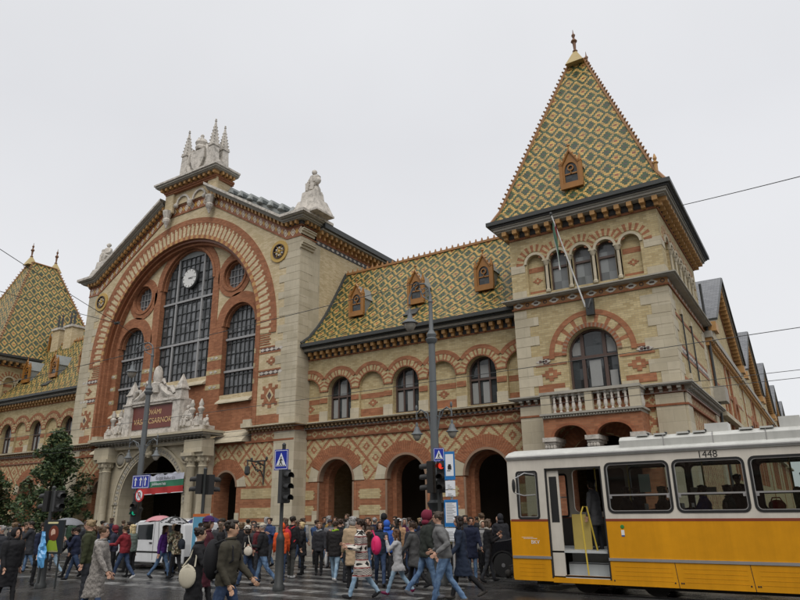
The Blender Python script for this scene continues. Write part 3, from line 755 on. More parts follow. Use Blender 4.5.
for (xa,za),(xb,zb) in zip(pts,pts[1:]):
    if abs(xb+xa-2*GX)<.1: continue
    l=math.hypot(xb-xa,zb-za); n=max(2,round(l/.34))
    for q in range(n):
        t=(q+.5)/n; x=xa+(xb-xa)*t; z=za+(zb-za)*t; sl=(zb-za)/(xb-xa)
        k.hexa([(x-.07,-.32,z+.05-.07*sl),(x+.07,-.32,z+.05+.07*sl),(x+.07,0,z+.05+.07*sl),(x-.07,0,z+.05-.07*sl),(x-.07,-.34,z+.245-.07*sl),(x+.07,-.34,z+.245+.07*sl),(x+.07,0,z+.245+.07*sl),(x-.07,0,z+.245-.07*sl)],6)
for X,s in ((GR,1),):
    k.box(GR,GR+.03,.0,1.3,15.9,16.42,7)
    for q in range(4): k.box(GR,GR+.3,.1+q*.32,.24+q*.32,16.5,16.69,6)
hb(k.build('gable_cornice',[MFRZ,MR,MDK,MSD,MSD,MSW,MTERRA,MFRZ]))
# top block with its own cornice
GX0=GX; GX=-30.3
t=F(23.95); t.box(GX-2.2,GX+2.2,0,1.1,20.42,21.3,0)
for s in (-1,1):
    t.box(GX+s*1.95-.38,GX+s*1.95+.38,-.16,0,19.9,21.3,0)
    t.lathe(GX+s*1.95,-.2,[(.05,18.9),(.12,19.1),(.22,19.3),(.24,19.45),(.18,19.55),(.26,19.8),(.3,19.95),(.3,20.05)],10,1)
    t.arc(GX+s*.75,20.35,.5,.62,-.1,0,0,180,12,(1,)); t.ell((GX+s*1.3,-.12,20.3),(.16,.14,.16),8,6,1)
t.lathe(GX,-.12,[(.05,19.9),(.16,20.1),(.18,20.3),(.1,20.4)],8,1)
for o,za,zz,m in ((.12,21.2,21.3,2),(.18,21.3,21.45,2),(.5,21.62,21.68,4),(.58,21.68,21.8,4),(.66,21.8,21.92,1)): t.box(GX-2.2-o,GX+2.2+o,-o-.1,1.25,za,zz,m)
t.box(GX-2.25,GX+2.25,-.15,1.2,21.45,21.62,5)
for q in range(12): x=GX-2.4+q*4.8/11; t.box(x-.09,x+.09,-.5,-.1,21.42,21.62,3)
for q in range(4): t.box(GX+2.2,GX+2.65,.0+.3*q,.14+.3*q,21.42,21.62,3)
hb(t.build('attic_block',[MYG,MSW,MR,MTERRA,MSD,MDK]))
# stone crest: four crocketed pinnacles round a crowned shield
c=F(24.35)
c.frus(GX,.25,21.92,22.25,2.1,.6,1.9,.45,0); c.box(GX-1.75,GX+1.75,0,.5,22.2,22.9,0)
for s in (-1,1):
    for yy,hh in ((-.05,1.0),(.75,.94)):
        x=GX+s*1.25; c.frus(x,yy,22.0,24.0*1,.36,.26,.22,.22,0); c.box(x-.28,x+.28,yy-.28,yy+.28,23.95,24.05,0)
        zt=24.0+1.75*hh; c.frus(x,yy,24.05,zt,.22,.22,.035,.035,0)
        for q in range(6):
            z=24.15+q*.24*hh; w=.22*(1-(z-24.05)/(zt-24.05))+.02
            for dx,dy in ((-1,-1),(1,-1),(1,1),(-1,1)): c.ell((x+dx*w,yy+dy*w,z),(.055,.055,.05),5,4,0)
        c.lathe(x,yy,[(.03,zt),(.09,zt+.06),(.03,zt+.12),(.07,zt+.18),(.01,zt+.26)],6)
    for q,(dx,dz,r) in enumerate(((1.75,22.35,.22),(1.62,22.75,.2),(1.1,23.3,.2),(.8,22.7,.24),(.85,23.9,.2),(2.15,22.15,.18))): c.ell((GX+s*dx,.0,dz),(r,.16,r*1.15),8,6,0)
    c.tube([(GX+s*.75,-.12,22.6),(GX+s*.98,-.15,23.2),(GX+s*.82,-.15,23.9),(GX+s*.6,-.1,24.3)],[.16,.15,.13,.07],7)
sh=[(-.6,0.55),(.6,.55),(.62,-.1),(.4,-.6),(0,-.95),(-.4,-.6),(-.62,-.1)]
c.prism([(GX+x,23.45+z) for x,z in sh],-.28,.1,m=0); c.prism([(GX+x*1.2,23.45+z*1.18) for x,z in sh],-.12,.12,m=1)
c.lathe(GX,0,[(.36,24.1),(.40,24.25),(.34,24.4),(.42,24.6),(.3,24.85),(.12,24.95),(.1,25.1)],12); c.ell((GX,0,25.15),(.14,.12,.12),8,6,0)
hb(c.build('stone_crest',[MSW,MSD],smooth=False))
GX=GX0
# corner pedestals with seated stone figures
def seated(mb,x,y,z,s,f):
    """seated carved figure facing the street"""
    M0=mb.M.copy(); mb.M=mb.M@Matrix.Translation((x,y,z))@Matrix.Diagonal((s*f,s,s,1))
    mb.box(-.42,.42,-.3,.4,0,.12); 
    mb.lathe(0,.1,[(.42,.1),(.40,.35),(.30,.55),(.26,.75),(.30,1.05),(.26,1.18),(.10,1.25),(.085,1.32)],10)
    mb.ell((0,.06,1.45),(.13,.15,.17),9,7); mb.ell((.0,-.09,1.44),(.03,.04,.04),5,4); mb.ell((0,.12,1.50),(.16,.16,.15),9,7)
    for sx in (-1,1):
        mb.tube([(sx*.16,.1,.5),(sx*.19,-.32,.5),(sx*.18,-.34,.08)],[.17,.14,.10],8)
        mb.tube([(sx*.27,.1,1.12),(sx*.36,-.02,.82),(sx*.18,-.25,.68)],[.10,.09,.06],7)
    mb.tube([(.35,-.05,.7),(.42,-.02,1.1),(.5,.0,.95)],[.12,.15,.08],7); mb.ell((.38,-.05,.75),(.26,.16,.26),9,6)
    mb.M=M0
def pedestal(x,s):
    c=F(24.35); c.frus(x,.35,17.05,17.15,.95,.75,.95,.75); c.frus(x,.35,17.15,17.95,.92,.72,.62,.5); c.frus(x,.35,17.95,18.5,.48,.45,.42,.4); 
    c.prism([(x-s*.4,17.1),(x-s*1.6,17.1),(x-s*1.35,17.45),(x-s*.75,17.7)],0,.5)
    seated(c,x,.35,18.5,.92,s); hb(c.build('pedestal_statue',MSW,smooth=True))
pedestal(-21.1,1); pedestal(-40.1+.35,-1)
# portal -----------------------------------------------------------
PX=-31.0
g=F(24.1)   # ground storey wall of the gable
xa=[PX-5.2,PX+5.2]; out=[(GL,3.05)]
def semi(x,r,z): return [(x+r*math.cos(pi-pi*q/18),z+r*math.sin(pi*q/18)) for q in range(19)]
out+=semi(xa[0],.78,3.05)+[(PX-3.1,3.05),(PX-3.1,5.2),(GL,5.2)]; g.prism(out,0,1.0,m=0,ms=1)
out=[(PX+3.1,3.05)]+semi(xa[1],.78,3.05)+[(GR,3.05),(GR,5.2),(PX+3.1,5.2)]; g.prism(out,0,1.0,m=0,ms=1)
for a,b in ((GL,xa[0]-.78),(xa[0]+.78,PX-3.1),(PX+3.1,xa[1]-.78),(xa[1]+.78,GR)):
    g.box(a,b,0,1.0,-.05,3.05,1)
    if b-a>2:
        for z in (2.45,1.55): g.box(a+.35,b-.05,-.012,0,z,z+.48,2)
    g.box(a-.02,b+.02,-.09,.03,1.24,1.37,4); g.box(a,b,-.05,0,.0,1.24,3)
for x in xa:
    g.arc(x,3.05,.84,1.4,-.04,.02,22,158,50,(1,6)); g.arc(x,3.05,.74,.84,-.05,.3,0,180,20,(5,))
    for s in (1,-1):
        P=[(x+s*.84,3.05),(x+s*.84*math.cos(R(22)),3.05+.84*math.sin(R(22))),(x+s*1.4*math.cos(R(22)),3.05+1.4*math.sin(R(22))),(x+s*1.45,3.05)]
        g.prism(P[::s],-.035,.01,m=4); g.box(min(x+s*.78,x+s*1.05),max(x+s*.78,x+s*1.05),-.05,0,1.37,1.8,4)
g.box(GL,PX-3.1,-.06,0,5.15,5.24,6); g.box(PX+3.1,GR,-.06,0,5.15,5.24,6)
g.box(GR-1.3,GR+.04,-.05,.92,1.37,5.23,4); g.box(GR-1.3,GR+.02,-.03,.92,5.24,5.6,4); g.box(GL,GL+1.3,-.05,0,1.37,5.6,4)
split_build(g,'gable_ground_wall',[MLAT,MR,MY,MSD,MS,MROLL,MRD])
s=F(24.1)
for a,b in ((CX+6.75,GR),(GL,CX-6.75)):
    s.box(a,b,-.02,.02,5.25,5.62,0); brackets(s,a-.1,b-.05,.235,.11,.26,5.66,5.86,0,2,2); s.box(a,b,-.05,.02,5.62,5.86,1)
    e0,e1=(a-.45,b+.35) if a>GX else (a-.35,b+.45)
    s.box(e0,e1,-.33,.9,5.86,5.9,2); s.box(e0,e1,-.38,.9,5.9,5.96,3)
    xx=(a-.3) if a>GX else (b+.3); s.box(xx-.35,xx+.35,-.2,.3,5.96,6.15,3); s.box(xx-.28,xx+.28,-.12,.3,6.15,6.35,3)
for a,b in ((PX+4.1,CX+6.4),(CX-6.4,PX-4.1)):     # weathered stone slopes beside the portal
    s.hexa([(a,-.35,5.25),(b,-.35,5.25),(b,.6,5.25),(a,.6,5.25),(a,-.3,5.36),(b,-.3,5.36),(b,.6,6.0),(a,.6,6.0)],3)
split_build(s,'string_course',[MCH,MOCHD,MOCB,MS])
p=F(23.55)
out=[(PX-3.15,-.05),(PX-2.62,-.05)]+[(PX+2.62*math.cos(pi-pi*q/30),2.3+2.62*math.sin(pi*q/30)) for q in range(31)]+[(PX+2.62,-.05),(PX+3.15,-.05),(PX+4.25,-.05),(PX+4.25,5.3),(PX-4.25,5.3),(PX-4.25,-.05)]
p.prism(out,0,.9,m=0)
for q,(r0,r1,y) in enumerate(((2.62,2.72,-.02),(2.72,2.98,-.06),(2.98,3.1,-.12))): p.arc(PX,2.3,r0,r1,y,.02,0,180,60,(0,2) if q==1 else (0,))
for q in range(46):
    t=pi*(q+.5)/46; p.ell((PX+2.85*math.cos(t),-.07,2.3+2.85*math.sin(t)),(.06,.05,.06),5,4,2)
for s2 in (-1,1):
    for z in range(10): p.ell((PX+s2*2.87,-.03,.35+.2*z),(.07,.05,.07),5,4,2)
    p.tube([(PX+s2*3.1,-.05,.0),(PX+s2*3.1,-.05,2.35)],.05,8)
    p.ell((PX+s2*2.75,-.08,4.75),(.34,.12,.3),10,7,2); p.arc(PX+s2*2.75,4.75,.36,.44,-.1,0,0,360,16,(0,))
    x=PX+s2*3.55
    for dx in (0,.62):
        X=x+s2*dx; yy=-.35 if dx==0 else -.12
        p.lathe(X,yy,[(.30,.0),(.30,.5),(.33,.55),(.26,.65),(.24,.8),(.22,4.05),(.26,4.1),(.22,4.15),(.24,4.3),(.36,4.62)],14)
        for q in range(8): a=2*pi*q/8; p.ell((X+.27*math.cos(a),yy+.27*math.sin(a),4.45),(.09,.09,.14),6,5,0)
    p.box(x-.42,x+s2*0+.42,-.75,.2,4.62,4.8,0); p.box(x+s2*.62-.4,x+s2*.62+.4,-.5,.2,4.62,4.8,0)
    p.box(min(x-.36*s2,x+1.0*s2),max(x-.36*s2,x+1.0*s2),-.62,.2,4.8,5.45,0)
p.tube([(PX,-.3,4.75),(PX,-.42,5.2),(PX,-.5,5.45)],[.1,.18,.26],8); p.ell((PX,-.3,4.95),(.22,.2,.2),8,6,0)
p.box(PX-4.3,PX+4.3,-.25,.55,5.3,5.5,0)
brackets(p,PX-4.5,PX+4.5,.3,.14,.5,5.5,5.68,-.1,2,2)
p.box(PX-4.75,PX+4.75,-.8,.6,5.68,5.78,2); p.box(PX-4.85,PX+4.85,-.92,.6,5.78,5.9,0)
po=hb(p.build('portal',[MS,MSW,MSD],smooth=True))
a=F(23.2)   # attic of the portal with the name board
a.box(PX-2.45,PX+2.45,.1,.8,5.9,7.75,0); a.box(PX-4.2,PX+4.2,0,.8,5.9,6.2,0); a.box(PX-2.0,PX+2.0,-.06,.1,7.62,7.75,0); a.box(PX-1.95,PX+1.95,-.12,.1,7.75,7.88,0)
for s2 in (-1,1):
    x=PX+s2*2.1; a.box(x-.3,x+.3,-.12,.5,5.9,7.7,0); a.box(x-.36,x+.36,-.18,.56,7.7,7.8,0); a.frus(x,.2,7.8,8.3,.26,.28,.22,.22,0); a.box(x-.28,x+.28,-.1,.5,8.3,8.38,0); a.frus(x,.2,8.38,9.15,.25,.25,.02,.02,0)
    for dx,h in ((3.05,7.3),(3.75,7.35)):
        X=PX+s2*dx; a.box(X-.2,X+.2,-.05,.45,6.2,6.45,0); a.lathe(X,.2,[(.12,6.45),(.1,6.9),(.17,7.0),(.19,7.1),(.1,7.2),(.14,7.35),(.03,7.62)],9,0)
    seated(a,PX+s2*2.72,.15,6.2,.72,s2); seated(a,PX+s2*3.42,.2,6.2,.42,s2); seated(a,PX+s2*4.2,.2,6.15,.36,-s2)
    # scroll work either side of the crowning figure
    a.tube([(PX+s2*1.85,.1,7.95),(PX+s2*1.3,.05,8.05),(PX+s2*.8,.05,8.35),(PX+s2*.45,.05,8.75),(PX+s2*.7,.02,8.95),(PX+s2*.85,.02,8.7)],[.14,.2,.2,.17,.11,.06],8)
    a.tube([(PX+s2*1.75,.0,8.1),(PX+s2*1.5,-.02,8.45),(PX+s2*1.2,-.02,8.5),(PX+s2*1.15,-.02,8.25)],[.12,.14,.1,.05],8)
a.prism([(PX-1.75,7.88),(PX+1.75,7.88),(PX+1.1,8.35),(PX+.4,8.85),(PX-.4,8.85),(PX-1.1,8.35)],.1,.4,m=0)
a.lathe(PX,.15,[(.3,8.3),(.34,8.6),(.36,8.8),(.22,8.9),(.27,9.1),(.25,9.5),(.17,9.75),(.05,9.85)],12,0)
ao=hb(a.build('portal_attic',[MSW],smooth=True))
b=MB(); b.box(PX-1.78,PX+1.78,23.26,23.32,6.32,7.58); bo=hb(b.build('name_board',plain('oxblood_board',(.15,.045,.035),.5,amt=.3)))
gold=plain('gold_letters',(.62,.42,.20),.4,amt=.2)
for s_,z,sz in (('FŐVÁMI',7.2,.40),('VÁSÁRCSARNOK',6.72,.42)):
    t=text(s_,'lettering',sz,(PX,23.25,z),gold,bo)
# hall behind: roof, cornice, side walls ---------------------------
h=MB(); pr=[(GX-9.3,17.0),(GX-6,18.9),(GX-2.2,20.9),(GX+2.2,20.9),(GX+6,18.9),(GX+9.3,17.0)]
for (xa_,za),(xb,zb) in zip(pr,pr[1:]): h.face([(xa_,24.9,za),(xb,24.9,zb),(xb,120,zb),(xa_,120,za)])
h.face([(x,24.95,z) for x,z in pr])
hr=hb(h.build('hall_roof',MLEAD))
h=MB()
for sg in (1,):
    for q in range(7):
        x=GX+2.9+q*.85; z=20.9-(x-GX-2.2)*.53; h.tube([(x,24.8,z-.05),(x,24.85,z+.2),(x,40,z+.2)],.2,8)
hb(h.build('roof_ribs',MLEAD))
h=MB(); h.box(GR-.5,GR-.001,25.7,120,-.05,16.5,0); h.box(GL+.001,GL+.5,25.7,120,-.05,16.5,0)
for m_ in (SD(GR),):
    m_.box(25.3,120,-.03,0,15.75,16.0,2)
    for q in range(220): xx=25.5+q*.42; m_.prism([(xx-.16,15.87),(xx,15.78),(xx+.16,15.87),(xx,15.96)],-.05,0,m=3)
    m_.box(25.3,120,-.04,0,16.0,16.5,4); brackets(m_,25.4,110,.42,.16,.4,16.1,16.5,0,5,5)
    m_.box(25.3,120,-.5,0,16.5,16.6,6); m_.box(25.3,120,-.65,0,16.6,16.9,7)
    off=len(h.v); h.v+=m_.v; h.f+=[[i_+off for i_ in q] for q in m_.f]; h.mi+=m_.mi
hb(h.build('hall_side_wall',[MYG,MR,MDK,MSW,MR,MTERRA,MSD,MGUT]))
# back of interior (dark halls seen through the arches)
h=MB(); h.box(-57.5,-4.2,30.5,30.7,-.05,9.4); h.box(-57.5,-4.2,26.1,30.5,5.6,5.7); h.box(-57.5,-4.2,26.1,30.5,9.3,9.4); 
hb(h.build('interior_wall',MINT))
# left chimneys beside the gable
for x in (-50.1,-48.4):
    c=MB()
    c.box(x-.5,x+.5,27.7,28.7,13.0,15.9,0); c.box(x-.6,x+.6,27.6,28.8,15.9,16.08,1)
    c.lathe(x-.25,27.95,[(.07,16.05),(.09,16.9),(.05,17.0),(.08,17.15),(.02,17.3)],6,2); c.lathe(x+.25,27.95,[(.07,16.05),(.09,16.9),(.05,17.0),(.08,17.15),(.02,17.3)],6,2)
    hb(c.build('chimney',[MYG,MSW,MDK]))
# the long side of the hall: a row of gables facing the side street
def sgable(y0,y1,zp,ze,X=-3.55):
    c=(y0+y1)/2; m=SD(X); hs=[arch(c,3.0,8.3,.9,14),arch(c-2.2,3.0,6.6,.7,12),arch(c+2.2,3.0,6.6,.7,12)]
    m.prism([(y0,-.05),(y1,-.05),(y1,ze),(c,zp),(y0,ze)],0,.5,hs,0,1)
    for h_ in hs: m.prism(h_,.3,.35,m=2)
    for cc,sp,r in ((c,8.3,.9),(c-2.2,6.6,.7),(c+2.2,6.6,.7)):
        m.arc(cc,sp,r,r+.4,-.05,0,0,180,20,(1,)); 
        for s in (-1,1): m.box(min(cc+s*r,cc+s*(r+.3)),max(cc+s*r,cc+s*(r+.3)),-.05,0,3.0,sp,1)
    for z in (5.3,7.3,9.0): m.box(y0,y1,-.015,0,z,z+.15,1)
    for q in range(8): z=3.6+q*.75; m.box(y0,y0+.5,-.02,0,z,z+.35,3); m.box(y1-.5,y1,-.02,0,z,z+.35,3)
    m.box(y0,y1,-.3,0,5.75,5.95,3)
    for s,(a,b) in ((1,(y0-.3,c)),(-1,(y1+.3,c))):
        n=22
        for q in range(n):
            t=(q+.5)/n; yy=a+(b-a)*t; z=ze+(zp-ze)*max(0,(yy-y0)/(c-y0) if s>0 else (y1-yy)/(y1-c))
            m.box(yy-.09,yy+.09,-.42,0,z-.45,z-.15,5)
        k0=ze-.2
        for o,dz0,dz1,mm in ((.05,-.6,-.45,1),(.5,-.15,-.02,4),(.6,-.02,.1,6)):
            m.hexa([(a,-o,k0+dz0),(b,-o,zp+dz0+.0),(b,0,zp+dz0),(a,0,k0+dz0),(a,-o,k0+dz1),(b,-o,zp+dz1),(b,0,zp+dz1),(a,0,k0+dz1)],mm)
    for y in (y0,y1): m.box(y-.45,y+.45,-.5,.2,ze-.75,ze-.3,5); m.box(y-.35,y+.35,-.35,.2,ze-1.2,ze-.75,3)
    m.face([(y0-.3,-.55,ze-.1),(c,-.55,zp+.13),(c,14,zp+.13),(y0-.3,14,ze-.1)],7); m.face([(c,-.55,zp+.13),(y1+.3,-.55,ze-.1),(y1+.3,14,ze-.1),(c,14,zp+.13)],7)
    return m
for y0,y1,zp,ze in ((33.2,45.6,14.1,10.4),(47.8,60.2,14.1,10.4),(62.2,74.6,14.2,10.5),(76.6,89,14.2,10.5),(91,103.4,14.2,10.5)):
    hb(sgable(y0,y1,zp,ze).build('side_gable',[MY,MR,MGL,MS,MSD,MTERRA,MGUT,MSL]))
m=SD(-3.6); m.box(32.4,104,0,.5,-.05,9.6,0); m.box(32.4,104,-.35,0,9.3,9.6,1); brackets(m,32.6,103,.5,.2,.3,8.95,9.3,0,2,2); m.box(32.4,33.6,-.5,0,6.3,7.0,1)
m.tube([(32.7,-.15,.5),(32.7,-.15,12.0)],.06,6,3)
hb(m.build('side_wall',[MY,MSD,MTERRA,MIRON]))
# wrought iron lantern bracket on the pier
b=F(24.08); x=GR-1.85
b.tube([(x,0,4.25),(x,-.05,3.1)],[.05,.03],6); b.tube([(x,-.02,4.0),(x,-.5,4.15),(x-.05,-1.15,4.2)],.04,6); b.tube([(x,-.02,3.4),(x,-.25,3.75),(x,-.6,3.8),(x,-.9,4.1)],.03,6)
b.tube([(x,-1.15,4.2),(x,-1.15,3.95)],.03,6); b.lathe(x,-1.15,[(.03,3.95),(.12,3.9),(.14,3.6),(.05,3.5)],6)
for k_ in range(8): a=k_*pi/4; b.ell((x,-.45+.18*math.cos(a),3.9+.18*math.sin(a)),(.05,.05,.05),6,4)
b.tube([(x-.5,-.4,4.2),(x+.5,-.4,4.2)],.035,6); b.ell((x-.5,-.4,4.3),(.07,.07,.1),6,5); b.ell((x+.5,-.4,4.3),(.07,.07,.1),6,5)
hb(b.build('lantern_bracket',MIRON))
# warm globe lamp inside the right arcade
def emis(name,col,st):
    M=Mat(name); M.set('Base Color',col); M.b.inputs['Emission Color'].default_value=(*col,1); M.b.inputs['Emission Strength'].default_value=st; return M.m
b=MB(); b.ell((-19.55,27.2,3.0),(.16,.16,.16),12,8); hb(b.build('globe_lamp',emis('warm_globe',(1,.62,.28),1.2),smooth=True))
# flag pole on the balcony tower
b=MB(); A=Vector((-6.62,23.95,9.2)); B=Vector((-7.2,22.6,12.75))
b.tube([A,B],[.034,.022],8,0); b.ell(B,(.06,.06,.08),8,6,1); b.box(-6.6,-6.3,23.9,24.1,8.85,9.5,1); b.tube([(-6.45,24.0,9.3),(-6.3,23.6,9.35),(-6.4,23.5,9.0)],.04,6,1)
fp=hb(b.build('flag_pole',[MWHITE,MIRON]))
fl=MB(); d=(A-B).normalized(); n_=12; cols=3; st=B+d*.35
for c_ in range(3):
    for q in range(n_):
        def P(u,v): # u along drop, v across the bundle
            a=v*4.5+u*2.6; r=.055+.035*math.sin(u*6)
            return st+Vector((r*math.cos(a)+.06*u,r*math.sin(a)*.6,-u*2.0))
        u0,u1=q/n_,(q+1)/n_
        for w_ in range(4):
            v0,v1=(c_+w_/4)/3,(c_+(w_+1)/4)/3
            fl.face([P(u0,v0),P(u0,v1),P(u1,v1),P(u1,v0)],c_)
flo=fl.build('flag',[plain('flag_red',(.26,.05,.05),.8),plain('flag_white',(.45,.45,.44),.8),plain('flag_green',(.05,.11,.07),.8)],smooth=True)
tag(flo,'rolled red, white and green flag hanging from the white pole on the tower','flag')
# ================================================================= ground, sky, light, camera
def m_asphalt(name,base,wet=1,pave=False):
    M=Mat(name,.5,.5); c=M.coord('Object'); n=M.noise(c,.35,5,.65); f=M.noise(c,60,3,.6); g=M.noise(c,2.2,4,.6)
    col=M.mul(base,n*.7+f*.35+.42)
    if pave:
        cc,h=M.brick(M.coord('UV'),tuple(v*1.1 for v in base),tuple(v*.85 for v in base),tuple(v*.5 for v in base),.6,.4,.012); col=M.mul(cc,n*.8+.6); M.bump(h,-.3,.01)
    else: M.bump(f+g*.6,.35,.012)
    M.set('Base Color',col); p=((n*1.3+g*.7-.86)*3.2).clamp(); M.set('Roughness',p*.34+.06)
    return M.m
g=MB(); g.box(-400,400,-150,700,-.35,-.055); ground=g.build('ground',m_asphalt('wet_asphalt',(.043,.042,.041))); tag(ground,kind='structure')
g=MB(); g.box(-90,-3.0,21.6,26.2,-.06,.085,0); g.box(-90,-3.0,21.45,21.6,-.06,.09,1); pv=g.build('pavement',[m_asphalt('wet_paving',(.12,.115,.11),pave=True),MSD]); tag(pv,kind='structure')
g=MB()
for k in range(8): y=12.6+k*1.02; g.box(-23.5 if k<5 else -22,-8.3,y,y+.48,-.054,-.050,0)
for k in range(5): y=13.1+k*1.02; g.box(-31,-25.5,y,y+.48,-.054,-.050,0)
M=Mat('worn_road_paint',.45); c=M.coord('Object'); n=M.noise(c,1.6,6,.7); w=((n-.44)*5).clamp(); M.set('Base Color',M.mix(w,(.055,.055,.055),(.30,.30,.29))); M.set('Roughness',M.noise(c,.8,3)*.5+.08)
cw_=g.build('crosswalk',M.m); tag(cw_,kind='structure')
g=MB()
for y in (16.45,17.9,19.95,21.38): g.box(-120,60,y-.035,y+.035,-.054,-.046)
MRAIL=plain('wet_rail_steel',(.25,.25,.26),.2,.5,1); tr_=g.build('tram_track',MRAIL); tag(tr_,kind='structure')
W=bpy.data.worlds.new('World'); sc.world=W; W.use_nodes=True; nt=W.node_tree; bg=nt.nodes['Background']
sky=nt.nodes.new('ShaderNodeTexSky'); sky.sky_type='NISHITA'; sky.sun_disc=False
SUN_EL,SUN_AZ=R(52),R(150)     # azimuth clockwise from north (+Y)
sky.sun_elevation=SUN_EL; sky.sun_rotation=SUN_AZ; sky.dust_density=4; sky.air_density=1.2
hs=nt.nodes.new('ShaderNodeHueSaturation'); hs.inputs['Saturation'].default_value=.12; nt.links.new(sky.outputs[0],hs.inputs['Color'])
tc=nt.nodes.new('ShaderNodeTexCoord'); sp=nt.nodes.new('ShaderNodeSeparateXYZ'); nt.links.new(tc.outputs['Generated'],sp.inputs[0])
rmp=nt.nodes.new('ShaderNodeValToRGB'); nt.links.new(sp.outputs[2],rmp.inputs[0]); el=rmp.color_ramp.elements
# stratus deck, thinner and brighter overhead (values are divided by the background strength of 0.1)
vals=[(0,(.88,.90,.93)),(.25,(.85,.86,.89)),(.52,(.79,.80,.835)),(.70,(.85,.86,.89)),(.88,(1.4,1.41,1.43)),(1,(1.7,1.7,1.74))]
el[0].position=0; el[0].color=(*vals[0][1],1); el[1].position=1; el[1].color=(*vals[-1][1],1)
for p_,v_ in vals[1:-1]: e_=el.new(p_); e_.color=(*v_,1)
nz=nt.nodes.new('ShaderNodeTexNoise'); nz.inputs['Scale'].default_value=1.7; nz.inputs['Detail'].default_value=4; nt.links.new(tc.outputs['Generated'],nz.inputs['Vector'])
mr=nt.nodes.new('ShaderNodeMapRange'); mr.inputs[3].default_value=8.8; mr.inputs[4].default_value=10.9; nt.links.new(nz.outputs[0],mr.inputs[0])
sca=nt.nodes.new('ShaderNodeVectorMath'); sca.operation='SCALE'; nt.links.new(rmp.outputs[0],sca.inputs[0]); nt.links.new(mr.outputs[0],sca.inputs['Scale'])
mx=nt.nodes.new('ShaderNodeMix'); mx.data_type='RGBA'; mx.inputs[0].default_value=.93; nt.links.new(hs.outputs[0],mx.inputs[6]); nt.links.new(sca.outputs[0],mx.inputs[7])
nt.links.new(mx.outputs[2],bg.inputs[0]); bg.inputs[1].default_value=.1
sl=bpy.data.lights.new('sun','SUN'); sl.energy=1.5; sl.angle=R(35); sl.color=(1,.96,.9); so=bpy.data.objects.new('sun',sl); COL.objects.link(so)
d=Vector((math.sin(SUN_AZ)*math.cos(SUN_EL),math.cos(SUN_AZ)*math.cos(SUN_EL),math.sin(SUN_EL))); so.rotation_euler=(-d).to_track_quat('-Z','Y').to_euler(); so.location=(0,-20,40)
cam=bpy.data.cameras.new('camera'); co=bpy.data.objects.new('camera',cam); COL.objects.link(co); sc.camera=co
cam.sensor_width=36; cam.lens=36*CAM_F/800; cam.clip_end=2000; cam.clip_start=.1
py_,yw,rl=R(CAM_P),R(CAM_Y),R(CAM_R)
fw=Vector((-math.sin(yw)*math.cos(py_),math.cos(yw)*math.cos(py_),math.sin(py_))); rt=Vector((math.cos(yw),math.sin(yw),0)); up=rt.cross(fw)
r2=rt*math.cos(rl)+up*math.sin(rl); u2=up*math.cos(rl)-rt*math.sin(rl)
co.matrix_world=Matrix(((r2.x,u2.x,-fw.x,0),(r2.y,u2.y,-fw.y,0),(r2.z,u2.z,-fw.z,1.95),(0,0,0,1)))
v=sc.view_settings; v.view_transform='Standard'; v.look='None'; v.gamma=1; v.exposure=0; v.use_curve_mapping=False
sc.cycles.use_denoising=True; sc.cycles.max_bounces=6; sc.cycles.diffuse_bounces=3; sc.cycles.glossy_bounces=3; sc.cycles.transparent_max_bounces=8; sc.cycles.transmission_bounces=4
# ================================================================= street furniture and vehicles
GZ=-.05
def own(o,p):
    o.parent=p; o.matrix_parent_inverse=Matrix.Translation(-p.location); return o
def bevel(o,w=.03,n=2,ang=35):
    b=o.modifiers.new('bevel','BEVEL'); b.width=w; b.segments=n; b.limit_method='ANGLE'; b.angle_limit=R(ang); b.harden_normals=False; return o
def rrect(x0,x1,z0,z1,r,n=4):
    P=[]
    for cx,cz,a in ((x1-r,z1-r,0),(x0+r,z1-r,90),(x0+r,z0+r,180),(x1-r,z0+r,270)):
        P+=[(cx+r*math.cos(R(a+90*i/n)),cz+r*math.sin(R(a+90*i/n))) for i in range(n+1)]
    return P
def clear_glass(name,tint,refl=.12):
    m=bpy.data.materials.new(name); m.use_nodes=True; nt=m.node_tree; nt.nodes.clear()
    o=nt.nodes.new('ShaderNodeOutputMaterial'); t=nt.nodes.new('ShaderNodeBsdfTransparent'); t.inputs[0].default_value=(*tint,1)
    g=nt.nodes.new('ShaderNodeBsdfGlossy'); g.inputs['Roughness'].default_value=.03; f=nt.nodes.new('ShaderNodeFresnel'); f.inputs[0].default_value=1.5
    x=nt.nodes.new('ShaderNodeMixShader'); nt.links.new(f.outputs[0],x.inputs[0]); nt.links.new(t.outputs[0],x.inputs[1]); nt.links.new(g.outputs[0],x.inputs[2]); nt.links.new(x.outputs[0],o.inputs[0]); return m
MORG=plain('tram_orange_paint',(.60,.265,.008),.34,.35,amt=.42); MCRM=plain('tram_cream_paint',(.58,.54,.47),.35,.5,amt=.42)
MBRN=plain('tram_brown_band',(.22,.05,.025),.4); MALU=plain('aluminium',(.45,.45,.45),.3,.5,.6,amt=.25); MRUB=plain('black_rubber',(.015,.015,.015),.6)
MGT=clear_glass('tram_glass',(.60,.64,.62)); MYEL=plain('yellow_rail_paint',(.60,.44,.06),.4); MGRY=plain('grey_lino',(.42,.44,.44),.6)
MTI=plain('tram_interior_laminate',(.055,.05,.045),.6); MROOF=plain('tram_roof_paint',(.48,.48,.45),.55,amt=.55); MUND=plain('undercarriage_grime',(.02,.018,.016),.8)
MYP=plain('yellow_partition',(.55,.42,.12),.5)
